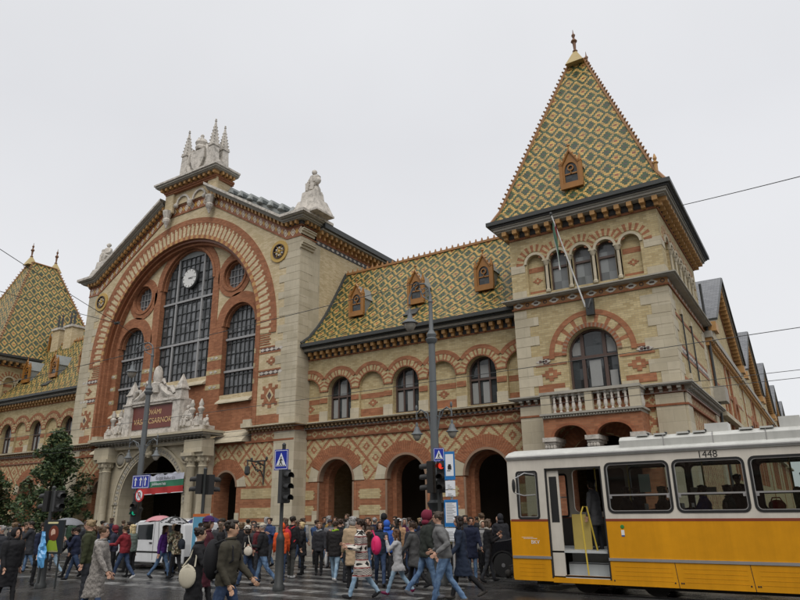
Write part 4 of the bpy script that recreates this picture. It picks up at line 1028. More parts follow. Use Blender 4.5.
# ---------------------------------------------------------------- tram
TR=empty('tram',(-1.0,17.15,GZ)); tag(TR,'orange and cream old tram with an open folding door and number 1448','tram')
bpy.context.view_layer.update()
Y0,Y1=16.0,18.3; XL,XR_=-6.85,7.0; DX0,DX1=-5.86,-4.50
wins=[(-4.38,-2.96)]+[(-2.86+1.545*k,-1.42+1.545*k) for k in range(6)]
def side(y,t,door,nm):
    s=MB(); a,b=y,y+t
    segs=[(XL,DX0),(DX1,XR_)] if door else [(XL,XR_)]
    for x0,x1 in segs:
        s.box(x0,x1,a,b,.72,1.57,0); s.box(x0,x1,a,b,.22 if x0<-6 and door else .2,.72,0)
        s.box(x0,x1,a+(-.004 if t>0 else .004),b,1.57,1.625,1)
    if door: s.box(DX0,DX1,a,b,.2,.31,0)
    out=[(XL,1.625)]+([(DX0,1.625),(DX0,2.8),(DX1,2.8),(DX1,1.625)] if door else [])+[(XR_,1.625),(XR_,3.06),(XL,3.06)]
    hs=[rrect(x0,x1,1.76,2.87,.12) for x0,x1 in wins+([] if door else [(-5.92,-4.5)])]+[rrect(-6.63,-6.09,1.6+.04,2.76,.06)]
    s.prism(out,a,b,hs,2)
    return own(s.build(nm,[MORG,MBRN,MCRM]),TR)
so_=side(Y0,.05,True,'side_panel'); side(Y1,-.05,False,'side_panel')
d=MB()
d.box(DX1,XR_,Y0-.02,Y0,.715,.775,0); d.box(XL,DX0,Y0-.02,Y0,.715,.775,0)
for x0 in [-4.45+1.47*k for k in range(8)]:
    for q in range(4): d.box(x0+.06,x0+1.3,Y0-.004,Y0,.32+.09*q,.330+.09*q,1)
    d.hexa([(x0+1.40,Y0-.003,.2),(x0+1.412,Y0-.003,.2),(x0+1.412,Y0+.01,.2),(x0+1.40,Y0+.01,.2),(x0+1.36,Y0-.003,.71),(x0+1.372,Y0-.003,.71),(x0+1.372,Y0+.01,.71),(x0+1.36,Y0+.01,.71)],2)
    for dx in (.03,1.33,1.46): d.ell((x0+dx,Y0-.004,.3),(.018,.01,.018),6,4,2)
for q in range(4): d.box(-6.7,-6.05,Y0-.004,Y0,.32+.09*q,.330+.09*q,1)
d.ell((-4.12,Y0-.004,1.45),(.045,.006,.045),10,6,3); d.box(-4.155,-4.085,Y0-.006,Y0,1.27,1.38,4); d.box(-4.155,-4.085,Y0-.007,Y0,1.24,1.27,5)
d.box(-6.55,-6.2,Y0-.003,Y0,1.17,1.18,4); d.box(-6.6,-6.3,Y0-.003,Y0,1.20,1.206,4)
own(d.build('side_trim',[MALU,MORG,MRUB,plain('green_sticker',(.03,.2,.04)),MWHITE,plain('blue_sticker',(.04,.1,.3))]),TR)
own(text('BKV','operator_mark',.12,(-6.25,Y0-.004,1.09),MWHITE,None,ext=.001),TR); own(text('1448','fleet_number',.21,(-2.1,Y0-.004,2.965),MBLK,None,ext=.001),TR)
for x0,x1 in wins+[(-6.63,-6.09)]:
    z0,z1,r=(1.76,2.87,.12) if x1-x0>1 else (1.64,2.76,.06)
    w=MB(); w.prism(rrect(x0-.02,x1+.02,z0-.02,z1+.02,r+.02),Y0-.012,Y0+.06,[rrect(x0+.03,x1-.03,z0+.03,z1-.03,r-.02)],0)
    w.prism(rrect(x0+.03,x1-.03,z0+.03,z1-.03,r-.02),Y0-.002,Y0+.04,[rrect(x0+.045,x1-.045,z0+.045,z1-.045,r-.03)],1)
    if x1-x0>1: w.box(x0+.03,x1-.03,Y0-.008,Y0+.03,2.13,2.165,1); w.box(x0+.05,x0+.1,Y0-.02,Y0,2.07,2.13,1); w.box(x1-.1,x1-.05,Y0-.02,Y0,2.07,2.13,1)
    wo=own(w.build('window',[MRUB,MALU]),TR)
    p=MB(); p.prism(rrect(x0+.01,x1-.01,z0+.01,z1-.01,r-.01),Y0+.02,Y0+.024); po=p.build('pane',MGT); own(po,wo); po.matrix_parent_inverse=Matrix()
    w=MB(); w.prism(rrect(x0-.02,x1+.02,z0-.02,z1+.02,r+.02),Y1-.06,Y1+.012,[rrect(x0+.03,x1-.03,z0+.03,z1-.03,r-.02)],0); w.box(x0+.03,x1-.03,Y1-.03,Y1,2.13,2.165,1)
    own(w.build('window',[MRUB,MALU]),TR)
s=MB()   # shell: floor, ceiling, ends
s.box(XL,XR_,Y0+.06,Y1-.06,.86,.9,0); s.box(XL,XR_,Y0+.06,Y1-.06,2.93,2.98,1)
for x0,x1 in ((XL,DX0-.02),(DX1+.02,XR_)): s.box(x0,x1,Y0+.051,Y0+.07,.3,1.6,1)
s.box(XL,XR_,Y1-.07,Y1-.051,.3,1.6,1)
for a_,b_ in zip([w_[1] for w_ in wins],[w_[0] for w_ in wins[1:]]): 
    for yy in (Y0+.052,Y1-.07): s.box(a_+.01,b_-.01,yy,yy+.018,1.6,2.93,1)
s.prism([(Y0,.2),(Y1,.2),(Y1,3.06),(Y0,3.06)],0,.05,[rrect(Y0+.2,Y1-.2,1.7,2.7,.1)],2) if False else None
s.box(XL-.02,XL+.03,Y0+.002,Y1-.002,.25,1.6,3); s.box(XL-.02,XL+.03,Y0+.002,Y0+.16,1.6,3.05,2); s.box(XL-.02,XL+.03,Y1-.16,Y1-.002,1.6,3.05,2); s.box(XL-.02,XL+.03,Y0+.16,Y1-.16,2.72,3.05,2)
s.box(XR_-.05,XR_,Y0+.002,Y1-.002,.25,3.05,2)
own(s.build('shell',[MGRY,MTI,MCRM,MORG]),TR)
s=MB()   # roof
P=[(Y0-.03,3.06),(Y0-.05,3.10),(Y0-.03,3.16),(Y0+.18,3.25),(Y0+.6,3.33),(Y0+1.15,3.36),(Y1-.6,3.33),(Y1-.18,3.25),(Y1+.03,3.16),(Y1+.03,3.06)]
for (a,za),(b,zb) in zip(P,P[1:]+P[:1]): s.face([(XL-.03,a,za),(XR_,a,za),(XR_,b,zb),(XL-.03,b,zb)],0)
s.face([(XL-.03,a,z) for a,z in P]); s.box(XL-.05,XR_,Y0-.065,Y0-.03,3.10,3.13,1)
Q=[(Y0+.12,3.2),(Y0+.10,3.38),(Y0+.2,3.46),(Y0+.5,3.50),(Y1-.5,3.50),(Y1-.2,3.46),(Y1-.1,3.2)]
for (a,za),(b,zb) in zip(Q,Q[1:]): s.face([(-4.0,a,za),(XR_,a,za),(XR_,b,zb),(-4.0,b,zb)],0)
s.face([(-4.0,a,z) for a,z in Q],0)
for x in (-3.0,-1.95,-.9,.2): s.box(x,x+.012,Y0+.095,Y0+.2,3.2,3.47,1)
for x0,x1,z in ((-2.1,-1.62,3.66),(-.62,-.22,3.70),(.1,1.4,3.66)): s.box(x0,x1,Y0+.25,Y0+.8,3.46,z,0)
for x in (-3.6,-3.2,-2.7,-2.35,-1.4,-1.0): s.box(x,x+.26,Y0+.14,Y0+.34,3.47,3.51,0); s.box(x+.24,x+.28,Y0+.16,Y0+.3,3.49,3.53,2)
own(s.build('roof',[MROOF,MALU,MRUB]),TR)
s=MB()   # doorway: folded leaf, steps, partition, grab rails
s.box(DX0+.01,DX0+.30,Y0+.06,Y0+.10,.34,2.76,0); s.box(DX0+.06,DX0+.25,Y0+.053,Y0+.06,1.55,2.62,1); s.box(DX0+.02,DX0+.06,Y0+.1,Y0+.5,.34,2.76,0)
s.box(DX0-.02,DX0+.012,Y0-.01,Y0+.06,.3,2.82,1); s.box(DX1-.012,DX1+.02,Y0-.01,Y0+.06,.3,2.82,1); s.box(DX0,DX1,Y0-.01,Y0+.06,2.79,2.82,1)
s.box(DX0+.3,DX1,Y0+.02,Y0+.32,.31,.36,2); s.box(DX0+.3,DX1,Y0+.32,Y0+.34,.36,.62,2); s.box(DX0+.3,DX1,Y0+.32,Y0+.62,.60,.63,2); s.box(DX0+.3,DX1,Y0+.62,Y0+.64,.63,.9,2)
s.box(DX0+.3,DX1,Y0+.02,Y0+.05,.33,.37,3)
own(s.build('door',[MCRM,MRUB,MGRY,plain('worn_step_edge',(.28,.15,.07))]),TR)
s=MB(); s.box(DX0+.33,DX0+.78,Y0+.75,Y0+.78,.9,1.72,0); own(s.build('partition',MYP),TR)
for pts in ([(-5.02,Y0+.06,.38),(-5.08,Y0+.08,1.75),(-5.02,Y0+.1,1.9),(-4.94,Y0+.12,1.9),(-4.85,Y0+.4,.85)],[(-4.0,Y0+.6,.9),(-4.0,Y0+.6,2.9)],[(-2.4,17.1,.9),(-2.4,17.1,2.9)],[(-.6,17.1,.9),(-.6,17.1,2.9)],[(-5.0,17.3,.9),(-5.0,17.3,2.9)]):
    s=MB(); s.tube(pts,.019,8); own(s.build('grab_rail',MYEL,smooth=True),TR)
def seat(x,y,d):
    s=MB(); s.box(x-.22,x+.22,y-.22,y+.22,1.28,1.36,0); s.box(x-d*.24-.03,x-d*.24+.03,y-.22,y+.22,1.3,1.95,0); s.box(x-.03,x+.03,y-.03,y+.03,.9,1.28,1)
    own(bevel(s.build('seat',[plain('seat_shell',(.12,.05,.02),.5) if 'seat_shell' not in bpy.data.materials else bpy.data.materials['seat_shell'],MALU]),.02),TR)
for x in (-3.9,-3.1,-2.2,-1.3,-.4,.5): seat(x,16.5,-1); seat(x,17.85,-1)
s=MB(); s.box(XL+.5,DX0-.02,Y0+.2,Y1-.2,.12,.86,0); s.box(DX0-.02,DX1+.02,Y0+.7,Y1-.2,.12,.84,0); s.box(DX1+.02,XR_,Y0+.2,Y1-.2,.12,.86,0)
for x in (-5.2,-3.6,2.0,3.6):
    for y in (16.45,17.9): 
        s.M=Matrix.Translation((x,y,.28))@Matrix.Rotation(pi/2,4,'X'); s.lathe(0,0,[(.30,-.04),(.33,-.02),(.33,.05),(.1,.06)],20); s.M=Matrix()
own(s.build('undercarriage',MUND),TR)
s=MB(); s.tube([(XL,17.1,.42),(XL-.25,17.1,.4),(XL-.5,17.1,.36)],.07,8); s.box(XL-.35,XL,16.7,17.5,.3,.4); s.box(XL-.55,XL-.3,16.9,17.3,.28,.46)
s.tube([(XL,16.5,.5),(XL-.2,16.45,.3),(XL-.3,16.6,.42)],.05,8); s.ell((XL-.12,16.35,.38),(.13,.12,.13),10,7); s.ell((XL-.3,16.3,.33),(.09,.08,.09),8,6); own(s.build('coupler',MUND),TR)
s=MB(); s.tube([(-6.15,Y0-.02,2.68),(-6.35,Y0-.16,2.72),(-6.58,Y0-.22,2.6)],.014,6); s.tube([(-6.15,Y0-.02,2.2),(-6.4,Y0-.16,2.18),(-6.62,Y0-.22,2.25)],.014,6); s.ell((-6.62,Y0-.24,2.42),(.05,.03,.17),10,8,1); own(s.build('mirror',[MALU,MRUB],smooth=True),TR)
s=MB(); s.box(-3.65,-3.4,Y0+.09,Y0+.095,2.2,2.6,0); s.box(-2.9+.0,-2.3,Y1-.1,Y1-.09,2.15,2.32,0); own(s.build('notice',plain('paper_notice',(.75,.78,.75),.7,amt=.05)),TR)
# ---------------------------------------------------------------- cars
MTYRE=plain('tyre',(.02,.02,.02),.8); MRIM=plain('steel_rim',(.32,.32,.33),.4,.5,.5)
MCG=plain('car_glass',(.02,.024,.026),.06,.6,amt=.05)
def vehicle(name,label,cat,prof,glass,x0,y0,wd,paint,wheels,scale,extra=None,rz=0):
    e=empty(name,(x0,y0,GZ),rz); tag(e,label,cat)
    pm=Mat(name+'_paint',.22,.5); o_=pm.coord('Object'); pm.set('Base Color',dirty(pm,paint,.2,o_)); pm.set('Coat Weight',.5)
    b=MB(); b.prism([(x*scale,z*scale) for x,z in prof],-wd/2,wd/2); body=b.build('body',pm.m,e); bevel(body,.06,3,25)
    for k,g in enumerate(glass):
        for s in (-1,1):
            q=MB(); y=s*(wd/2+.004); q.prism([(x*scale,z*scale) for x,z in g],min(y,y-s*.03),max(y,y-s*.03)); q.build('window',MCG,e)
    for x,r in wheels:
        for s in (-1,1):
            q=MB(Matrix.Translation((x*scale,s*(wd/2-.10),r))@Matrix.Rotation(-s*pi/2,4,'X')); q.lathe(0,0,[(r*.6,-.10),(r*.95,-.10),(r,-.06),(r,.06),(r*.95,.11),(r*.62,.115)],24); w=q.build('wheel',MTYRE,e,smooth=True)
            q=MB(Matrix.Translation((x*scale,s*(wd/2-.10),r))@Matrix.Rotation(-s*pi/2,4,'X')); q.lathe(0,0,[(r*.62,.06),(r*.6,.115),(r*.5,.10),(r*.2,.09),(r*.16,.12)],20)
            for t in range(5): a=2*pi*t/5; q.ell((r*.42*math.cos(a),r*.42*math.sin(a),.104),(r*.09,r*.09,.01),8,4,1)
            q.build('rim',[MRIM,MTYRE],w)
            q=MB(); q.arc(x*scale,r,r*1.08,r*1.2,min(s*(wd/2+.012),s*(wd/2-.05)),max(s*(wd/2+.012),s*(wd/2-.05)),0,180,18); q.build('wheel_arch',MRUB,e)
    if extra: extra(e,scale,wd)
    return e
def van_extra(e,s,w):
    for sg in (-1,1):
        y=sg*(w/2+.006)
        q=MB(); 
        for x in (-.62,.42,1.55): q.box(x*s-.006,x*s+.006,min(y,y-sg*.02),max(y,y-sg*.02),.35*s,1.72*s)
        q.box(-.95*s,1.9*s,min(y,y-sg*.02),max(y,y-sg*.02),.60*s,.66*s); q.build('side_moulding',MRUB,e)
        q=MB(); q.box(.2*s,.36*s,min(y+sg*.02,y),max(y+sg*.02,y),.93*s,.97*s); q.build('handle',MRUB,e)
        q=MB(); q.ell((-.72*s,sg*(w/2+.1),1.07*s),(.07,.1,.09),10,7); q.build('mirror',MRUB,e,smooth=True)
        q=MB(); q.ell((-1.93*s,sg*(w/2-.18),.72*s),(.16,.16,.11),12,8); q.build('headlight',plain('lamp_glass',(.6,.6,.6),.1) if 'lamp_glass' not in bpy.data.materials else bpy.data.materials['lamp_glass'],e,smooth=True)
    q=MB(); q.box(-2.16*s,-2.05*s,-w/2+.05,w/2-.05,.28*s,.5*s); q.box(2.05*s,2.17*s,-w/2+.05,w/2-.05,.28*s,.5*s); q.build('bumper',MRUB,e)
    q=MB(); q.hexa([(-1.40*s,-w/2+.12,1.02*s),(-1.40*s,w/2-.12,1.02*s),(-1.3*s,w/2-.12,1.06*s),(-1.3*s,-w/2+.12,1.06*s),(-.80*s,-w/2+.2,1.60*s),(-.80*s,w/2-.2,1.60*s),(-.7*s,w/2-.2,1.6*s),(-.7*s,-w/2+.2,1.6*s)]); q.build('windscreen',MCG,e)
VP=[(-2.12,.25),(-2.12,.7),(-2.0,.88),(-1.35,1.03),(-.78,1.63),(-.5,1.74),(.6,1.80),(1.9,1.76),(2.06,1.6),(2.13,.9),(2.13,.25),(1.72,.25),(1.70,.42),(1.58,.56),(1.38,.60),(1.18,.56),(1.06,.42),(1.04,.25),(-1.05,.25),(-1.07,.42),(-1.19,.56),(-1.38,.60),(-1.58,.56),(-1.70,.42),(-1.72,.25)]
vehicle('delivery_van','white small delivery van waiting behind the people on the crossing','van',VP,[[(-1.17,1.06),(-.72,1.53),(-.66,1.56),(-.66,1.06)],[(-.56,1.06),(-.56,1.58),(.34,1.62),(.34,1.06)],[(1.05,1.06),(1.05,1.58),(1.85,1.56),(1.95,1.1)]],-21.2,17.0,1.68,(.68,.69,.70),[(-1.38,.29),(1.38,.29)],.96,van_extra)
CP=[(-2.2,.3),(-2.22,.72),(-2.05,.92),(-1.2,1.05),(-.6,1.48),(.2,1.6),(1.3,1.56),(2.0,1.15),(2.15,.95),(2.15,.3),(1.75,.3),(1.7,.5),(1.38,.68),(1.05,.5),(1.0,.3),(-1.0,.3),(-1.05,.5),(-1.38,.68),(-1.7,.5),(-1.75,.3)]
def car_extra(e,s,w):
    for sg in (-1,1):
        q=MB(); q.ell((-1.98*s,sg*(w/2-.16),.80*s),(.20,.18,.09),12,8); q.build('headlight',bpy.data.materials['lamp_glass'],e,smooth=True)
        q=MB(); q.ell((-.75*s,sg*(w/2+.09),1.08*s),(.07,.1,.07),10,7); q.build('mirror',MRUB,e,smooth=True)
    q=MB(); q.box(-2.26*s,-2.18*s,-.5,.5,.35*s,.62*s); q.build('grille',MRUB,e)
vehicle('parked_car','black car half hidden behind the front end of the tram','car',CP,[[(-1.0,1.07),(-.55,1.42),(.1,1.5),(.1,1.07)],[(.18,1.07),(.18,1.5),(1.15,1.48),(1.7,1.1)]],-7.0,19.7,1.78,(.012,.012,.014),[(-1.38,.34),(1.38,.34)],1.0,car_extra)
# ---------------------------------------------------------------- street lamps
MLG=plain('lantern_glass',(.30,.28,.24),.25,amt=.1)
def lantern(mb_par,x,y,z,s,mat):
    q=MB(); q.lathe(x,y,[(.02,z+.62*s),(.04,z+.55*s),(.035,z+.42*s),(.07,z+.36*s),(.09,z+.22*s),(.21*s,z+.12*s),(.30*s,z+.05*s),(.31*s,z+.02*s),(.24*s,z)],16); o=own(q.build('lantern',mat,smooth=True),mb_par)
    q=MB(); q.lathe(x,y,[(.22*s,z),(.21*s,z-.10*s),(.12*s,z-.24*s),(.03,z-.29*s)],14); g=q.build('lamp_glass',MLG,smooth=True); g.parent=o
def street_lamp(x,y,label,topx,topz,sx,lz,colz):
    e=empty('street_lamp',(x,y,GZ)); tag(e,label,'street lamp','tall grey street lamps'); bpy.context.view_layer.update()
    q=MB(); q.lathe(x,y,[(.36,GZ),(.36,.15),(.30,.22),(.27,.9),(.31,1.0),(.24,1.08),(.21,1.9),(.25,1.98),(.27,2.06),(.19,2.14),(.17,2.6),(.20,2.66),(.15,2.74)],12)
    for k in range(12): a=2*pi*k/12; q.tube([(x+.27*math.cos(a),y+.27*math.sin(a),.25),(x+.24*math.cos(a),y+.24*math.sin(a),.88)],.025,5); q.tube([(x+.215*math.cos(a),y+.215*math.sin(a),1.12),(x+.19*math.cos(a),y+.19*math.sin(a),1.85)],.02,5)
    own(q.build('base',MIRON,smooth=True),e)
    q=MB(); q.lathe(x,y,[(.128,2.7),(.115,4.5),(.10,colz-.1),(.15,colz-.05),(.19,colz+.05),(.13,colz+.1),(.16,colz+.2),(.10,colz+.3),(.07,colz+.35),(.06,topz-.7),(.085,topz-.68),(.05,topz-.6),(.045,topz-.4)],14); own(q.build('pole',MGREYI,smooth=True),e)
    for s in (-1,1):
        q=MB(); q.tube([(x+s*.12,y,lz+.15),(x+s*sx*.35,y,lz+.65),(x+s*sx*.75,y,lz+.78),(x+s*sx,y,lz+.66),(x+s*sx,y,lz+.5)],.028,7); q.tube([(x+s*.12,y,lz+.55),(x+s*sx*.4,y,lz+.5),(x+s*sx*.55,y,lz+.68)],.02,6); q.ell((x+s*sx,y,lz+.85),(.04,.04,.09),8,6); q.tube([(x+s*sx,y,lz+.66),(x+s*sx,y,lz+.82)],.015,6)
        own(q.build('bracket_arm',MGREYI,smooth=True),e); lantern(e,x+s*sx,y,lz+.04,.6,MGREYI)
    q=MB(); w=topx-x
    q.tube([(x,y,topz-.42),(x+w*.05,y,topz-.2),(x+w*.25,y,topz-.03),(x+w*.55,y,topz),(x+w*.85,y,topz-.12),(topx,y,topz-.4),(topx,y,topz-.62)],.032,7); q.tube([(x,y,topz-.65),(x+w*.35,y,topz-.45),(x+w*.5,y,topz-.15)],.02,6)
    for k in range(9): a=k*.7; q.ell((x+w*.3+.14*math.cos(a)*(1-k/12),y,topz-.3+.14*math.sin(a)*(1-k/12)),(.03,.03,.03),5,4)
    own(q.build('top_arm',MGREYI,smooth=True),e); lantern(e,topx,y,topz-1.28,.85,MGREYI)
    return e
L1=street_lamp(-9.55,17.0,'tall grey street lamp between the second and third arcade arches',-10.32,8.8,.6,3.98,6.85)
L2=street_lamp(-24.45,18.0,'tall grey street lamp before the stone portal with direction signs on it',-25.8,9.25,.92,4.1,6.9)
# ---------------------------------------------------------------- traffic lights
MSIGB=plain('sign_blue',(.015,.03,.30),.4,amt=.1); MSIGW=plain('sign_white',(.70,.72,.75),.4,amt=.08); MSIGR=plain('sign_red',(.50,.02,.02),.4,amt=.1)
MREDL=emis('red_signal',(1,.06,.03),.7); MGRNL=emis('green_signal',(.03,.7,.4),.35); MDL=plain('unlit_lens',(.03,.03,.03),.15)
def signal(par,x,y,z,d,n=3,lit=None,mat=None):
    """signal head facing direction d (radians); z is its foot"""
    c,s=math.cos(d),math.sin(d); q=MB(Matrix.Translation((x,y,z))@Matrix.Rotation(d,4,'Z'))
    q.box(-.10,.08,-.13,.13,0,.29*n,0)
    for k in range(n): q.box(.081,.09,-.12,.12,.02+.29*k,.27+.29*k,0)
    o=own(bevel(q.build('signal_head',MBLK),.02),par)
    for k in range(n):
        q=MB(Matrix.Translation((x,y,z))@Matrix.Rotation(d,4,'Z')); zz=.145+.29*k
        a=[(.09,.10*math.cos(R(t)),zz+.10*math.sin(R(t))) for t in range(-30,211,24)]; b=[(.32,.095*math.cos(R(t)),zz-.02+.09*math.sin(R(t))) for t in range(-30,211,24)]
        for i in range(len(a)-1): q.face([a[i],a[i+1],b[i+1],b[i]]); 
        v=q.build('visor',MBLK,smooth=True); v.parent=o; v.matrix_parent_inverse=Matrix.Translation(-par.location)@Matrix() if False else Matrix()
        q=MB(Matrix.Translation((x,y,z))@Matrix.Rotation(d,4,'Z')); q.ell((.088,0,zz),(.02,.09,.09),12,8)
        v=q.build('lens',(MREDL if k==n-1 else MGRNL) if lit==k else MDL,smooth=True); v.parent=o
    return o
def ped_sign(par,x,y,z,w,rz=0):
    q=MB(Matrix.Translation((x,y,z))@Matrix.Rotation(rz,4,'Z')); q.box(-w/2,w/2,-.02,0,-w*.62,w*.62,0); o=own(q.build('crossing_sign',MSIGB),par)
    q=MB(Matrix.Translation((x,y,z))@Matrix.Rotation(rz,4,'Z')); q.prism(rrect(-w*.46,w*.46,-w*.57,w*.57,.02),-.023,-.02,[rrect(-w*.43,w*.43,-w*.54,w*.54,.015)],m=0)
    q.prism([(-w*.38,-w*.40),(w*.38,-w*.40),(0,w*.42)],-.024,-.0205,m=0); f=q.build('sign_face',MSIGW); f.parent=o
    q=MB(Matrix.Translation((x,y,z))@Matrix.Rotation(rz,4,'Z')); 
    q.M=q.M@Matrix.Translation((0,-.027,0)); q.ell((.0,0,w*.15),(w*.045,.003,w*.045),8,6)
    for pts in ([(0,0,w*.1),(-.01,0,-w*.08)],[(-.01,0,-w*.08),(w*.09,0,-w*.30)],[(-.01,0,-w*.08),(-w*.11,0,-w*.30)],[(0,0,w*.06),(w*.1,0,-w*.05)],[(0,0,w*.06),(-w*.09,0,-w*.06)]): q.tube(pts,.012*w/.4,5)
    for k in range(5): q.box(-w*.3+k*w*.13,-w*.24+k*w*.13,-.002,.002,-w*.38,-w*.32)
    f=q.build('walking_figure',MBLK); f.parent=o
def tl(x,y,label,h,base=True):
    e=empty('traffic_light',(x,y,GZ)); tag(e,label,'traffic light'); bpy.context.view_layer.update()
    q=MB(); q.lathe(x,y,[(.16,GZ),(.16,.05),(.12,.1),(.11,1.15),(.12,1.2),(.09,1.28),(.075,1.32),(.05,1.4),(.05,h),(.06,h+.03),(.02,h+.08)],14); own(q.build('pole',MIRON,smooth=True),e)
    return e
T3=tl(-12.47,13.7,'traffic light post carrying the blue pedestrian crossing sign',3.62)
signal(T3,-12.32,13.6,2.10,R(-15)); signal(T3,-12.52,13.85,2.12,R(100)); ped_sign(T3,-12.47,13.62,3.24,.44,R(8))
T2=tl(-15.9,14.0,'traffic light with two black heads right of the portal columns',3.12)
signal(T2,-16.02,13.95,2.42,R(200),2); signal(T2,-15.78,14.1,2.40,R(80),2)
T1=tl(-19.1,11.2,'leaning traffic light at the far side of the road in front of the tree',2.62)
signal(T1,-19.28,11.2,1.98,R(190),2); signal(T1,-18.88,11.25,1.98,R(-10),2)
T4=tl(-9.2,16.55,'traffic light showing red beside the fluted base of the street lamp',3.1)
signal(T4,-9.05,16.5,2.32,R(-80),3,2); signal(T4,-9.42,16.5,2.32,R(190),3); ped_sign(T4,-9.1,16.42,3.35,.30,R(30))
# signs fixed on the second lamp
s=empty('direction_sign',(-23.95,17.75,2.85)); tag(s,'blue lane direction sign on the lamp post in front of the banner','road sign'); bpy.context.view_layer.update()
q=MB(); q.box(-24.5,-23.4,17.7,17.73,2.85,3.38); b_=own(q.build('panel',MSIGB),s)
q=MB(); 
for x in (-24.28,-23.95,-23.65): q.box(x-.03,x+.03,17.69,17.699,2.95,3.2); q.prism([(x-.09,3.18),(x+.09,3.18),(x,3.3)],17.69,17.699)
q.prism(rrect(-24.48,-23.42,2.87,3.36,.03),17.692,17.699,[rrect(-24.46,-23.44,2.89,3.34,.025)]); q.box(-23.8,-23.79,17.69,17.699,2.89,3.34); own(q.build('arrow_marking',MSIGW),s)
s=empty('no_turn_sign',(-23.95,17.75,2.6)); tag(s,'round red rimmed no u-turn sign below the blue lane sign','road sign'); bpy.context.view_layer.update()
q=MB(); q.prism(circ(-23.95,2.58,.27),17.70,17.73,m=0); q.prism(circ(-23.95,2.58,.20),17.692,17.699,m=1)
q.arc(-23.95,2.62,.05,.085,17.685,17.691,0,180,8,(2,)); q.box(-24.035,-24.0,17.685,17.691,2.46,2.62,2); q.box(-23.9,-23.865,17.685,17.691,2.52,2.62,2); q.prism([(-23.93,2.53),(-23.83,2.53),(-23.88,2.46)],17.685,17.691,m=2)
q.hexa([(-24.10,17.681,2.72),(-24.07,17.681,2.75),(-24.07,17.684,2.75),(-24.10,17.684,2.72),(-23.83,17.681,2.41),(-23.80,17.681,2.44),(-23.80,17.684,2.44),(-23.83,17.684,2.41)],0); own(q.build('disc',[MSIGR,MSIGW,MBLK]),s)
e=empty('crossing_light',(-24.15,17.7,1.8)); tag(e,'small pedestrian signal lit green low on the lamp post','traffic light'); bpy.context.view_layer.update(); signal(e,-24.1,17.68,1.75,R(-60),2,0)
# bus / tram stop flag with timetables
e=empty('tram_stop_sign',(-8.35,15.7,GZ)); tag(e,'blue edged tram stop sign with timetable panels on a thin pole','stop sign'); bpy.context.view_layer.update()
q=MB(); q.lathe(-8.35,15.7,[(.09,GZ),(.09,.05),(.035,.08),(.035,3.35)],10); own(q.build('pole',MALU),e)
MTB=plain('stop_blue',(.02,.16,.42),.4,amt=.1)
for z0,z1,wd,blue in ((2.62,3.35,.28,1),(2.38,2.6,.26,0),(2.2,2.36,.26,0),(1.45,2.12,.36,1),(1.1,1.42,.34,0)):
    q=MB(Matrix.Translation((-8.35,15.64,0))@Matrix.Rotation(R(18),4,'Z')); q.box(-wd/2,wd/2,-.03,0,z0,z1,1 if blue else 0); q.box(-wd/2+.035,wd/2-.035,-.034,-.031,z0+.09*blue+.01,z1-.06*blue-.01,0)
    if z0>2.6: q.box(-.05,.05,-.037,-.035,2.88,2.98,2); q.box(-.035,.035,-.037,-.035,2.98,3.02,2); q.box(-.07,.02,-.037,-.035,2.84,2.86,2)
    else:
        for k in range(int((z1-z0)/.045)-1): q.box(-wd/2+.06,wd/2-.06-.04*(k%3),-.036,-.0345,z0+.1*blue+.02+.04*k,z0+.1*blue+.03+.04*k,2)
    own(q.build('panel',[MSIGW,MTB,MBLK]),e)
# poster stands
def poster(label,x,y,z0,z1,w,rz,kind):
    e=empty('poster_board',(x,y,GZ),0); tag(e,label,'poster'); bpy.context.view_layer.update()
    T=Matrix.Translation((x,y,0))@Matrix.Rotation(rz,4,'Z'); q=MB(T); q.box(-w/2,w/2,0,.05,z0,z1,0); q.box(-w/2+.05,-w/2+.09,.01,.04,GZ,z0,0); q.box(w/2-.09,w/2-.05,.01,.04,GZ,z0,0); own(q.build('frame',MIRON if kind else MWHITE),e)
    q=MB(T); c=(z0+z1)/2; h=z1-z0
    if kind:
        q.box(-w/2+.02,w/2-.02,-.006,0,z0+.02,z1-.02,0); q.ell((.03,-.006,c+h*.10),(w*.24,.004,h*.24),12,8,1); q.ell((.01,-.010,c+h*.12),(w*.11,.004,h*.12),12,8,2); q.ell((.06,-.013,c-h*.02),(w*.16,.003,h*.10),12,8,1); q.prism([(-w*.3,z0+.06),(w*.36,z0+.06),(w*.2,c-h*.1),(-w*.15,c-h*.1)],-.009,-.006,m=3); q.box(-w*.3,w*.2,-.009,-.006,z1-.10,z1-.05,4); q.box(-w*.1,w*.35,-.009,-.006,z0+.05,z0+.09,4)
        own(q.build('print',[plain('poster_dark',(.02,.025,.03),.4),plain('poster_auburn',(.13,.03,.015),.5),plain('poster_skin',(.55,.36,.27),.5),plain('poster_green',(.25,.35,.03),.5),plain('poster_cream',(.6,.55,.3),.5)]),e)
    else:
        q.box(-w/2+.02,w/2-.02,-.006,0,z0+.02,z1-.08,0); q.box(-w/2,w/2,-.008,0,z1-.08,z1,1); q.ell((.0,-.006,c+h*.15),(w*.14,.004,h*.10),12,8,2); q.ell((0,-.008,c+h*.21),(w*.15,.004,h*.06),12,8,3); q.prism([(-w*.3,z0+.04),(w*.3,z0+.04),(w*.2,c),(-w*.2,c)],-.009,-.006,m=4); q.ell((w*.34,-.006,z1-.18),(w*.07,.003,w*.09),8,6,4)
        own(q.build('print',[plain('poster_sky_blue',(.10,.28,.42),.4),plain('poster_orange',(.45,.13,.04),.4),plain('poster_face',(.5,.3,.2),.5),plain('poster_hair',(.02,.015,.012),.5),plain('poster_white',(.7,.72,.75),.5)]),e)
poster('dark portrait poster of a red haired woman strapped under the leaning signal',-18.75,11.15,.85,1.75,.72,R(15),1)
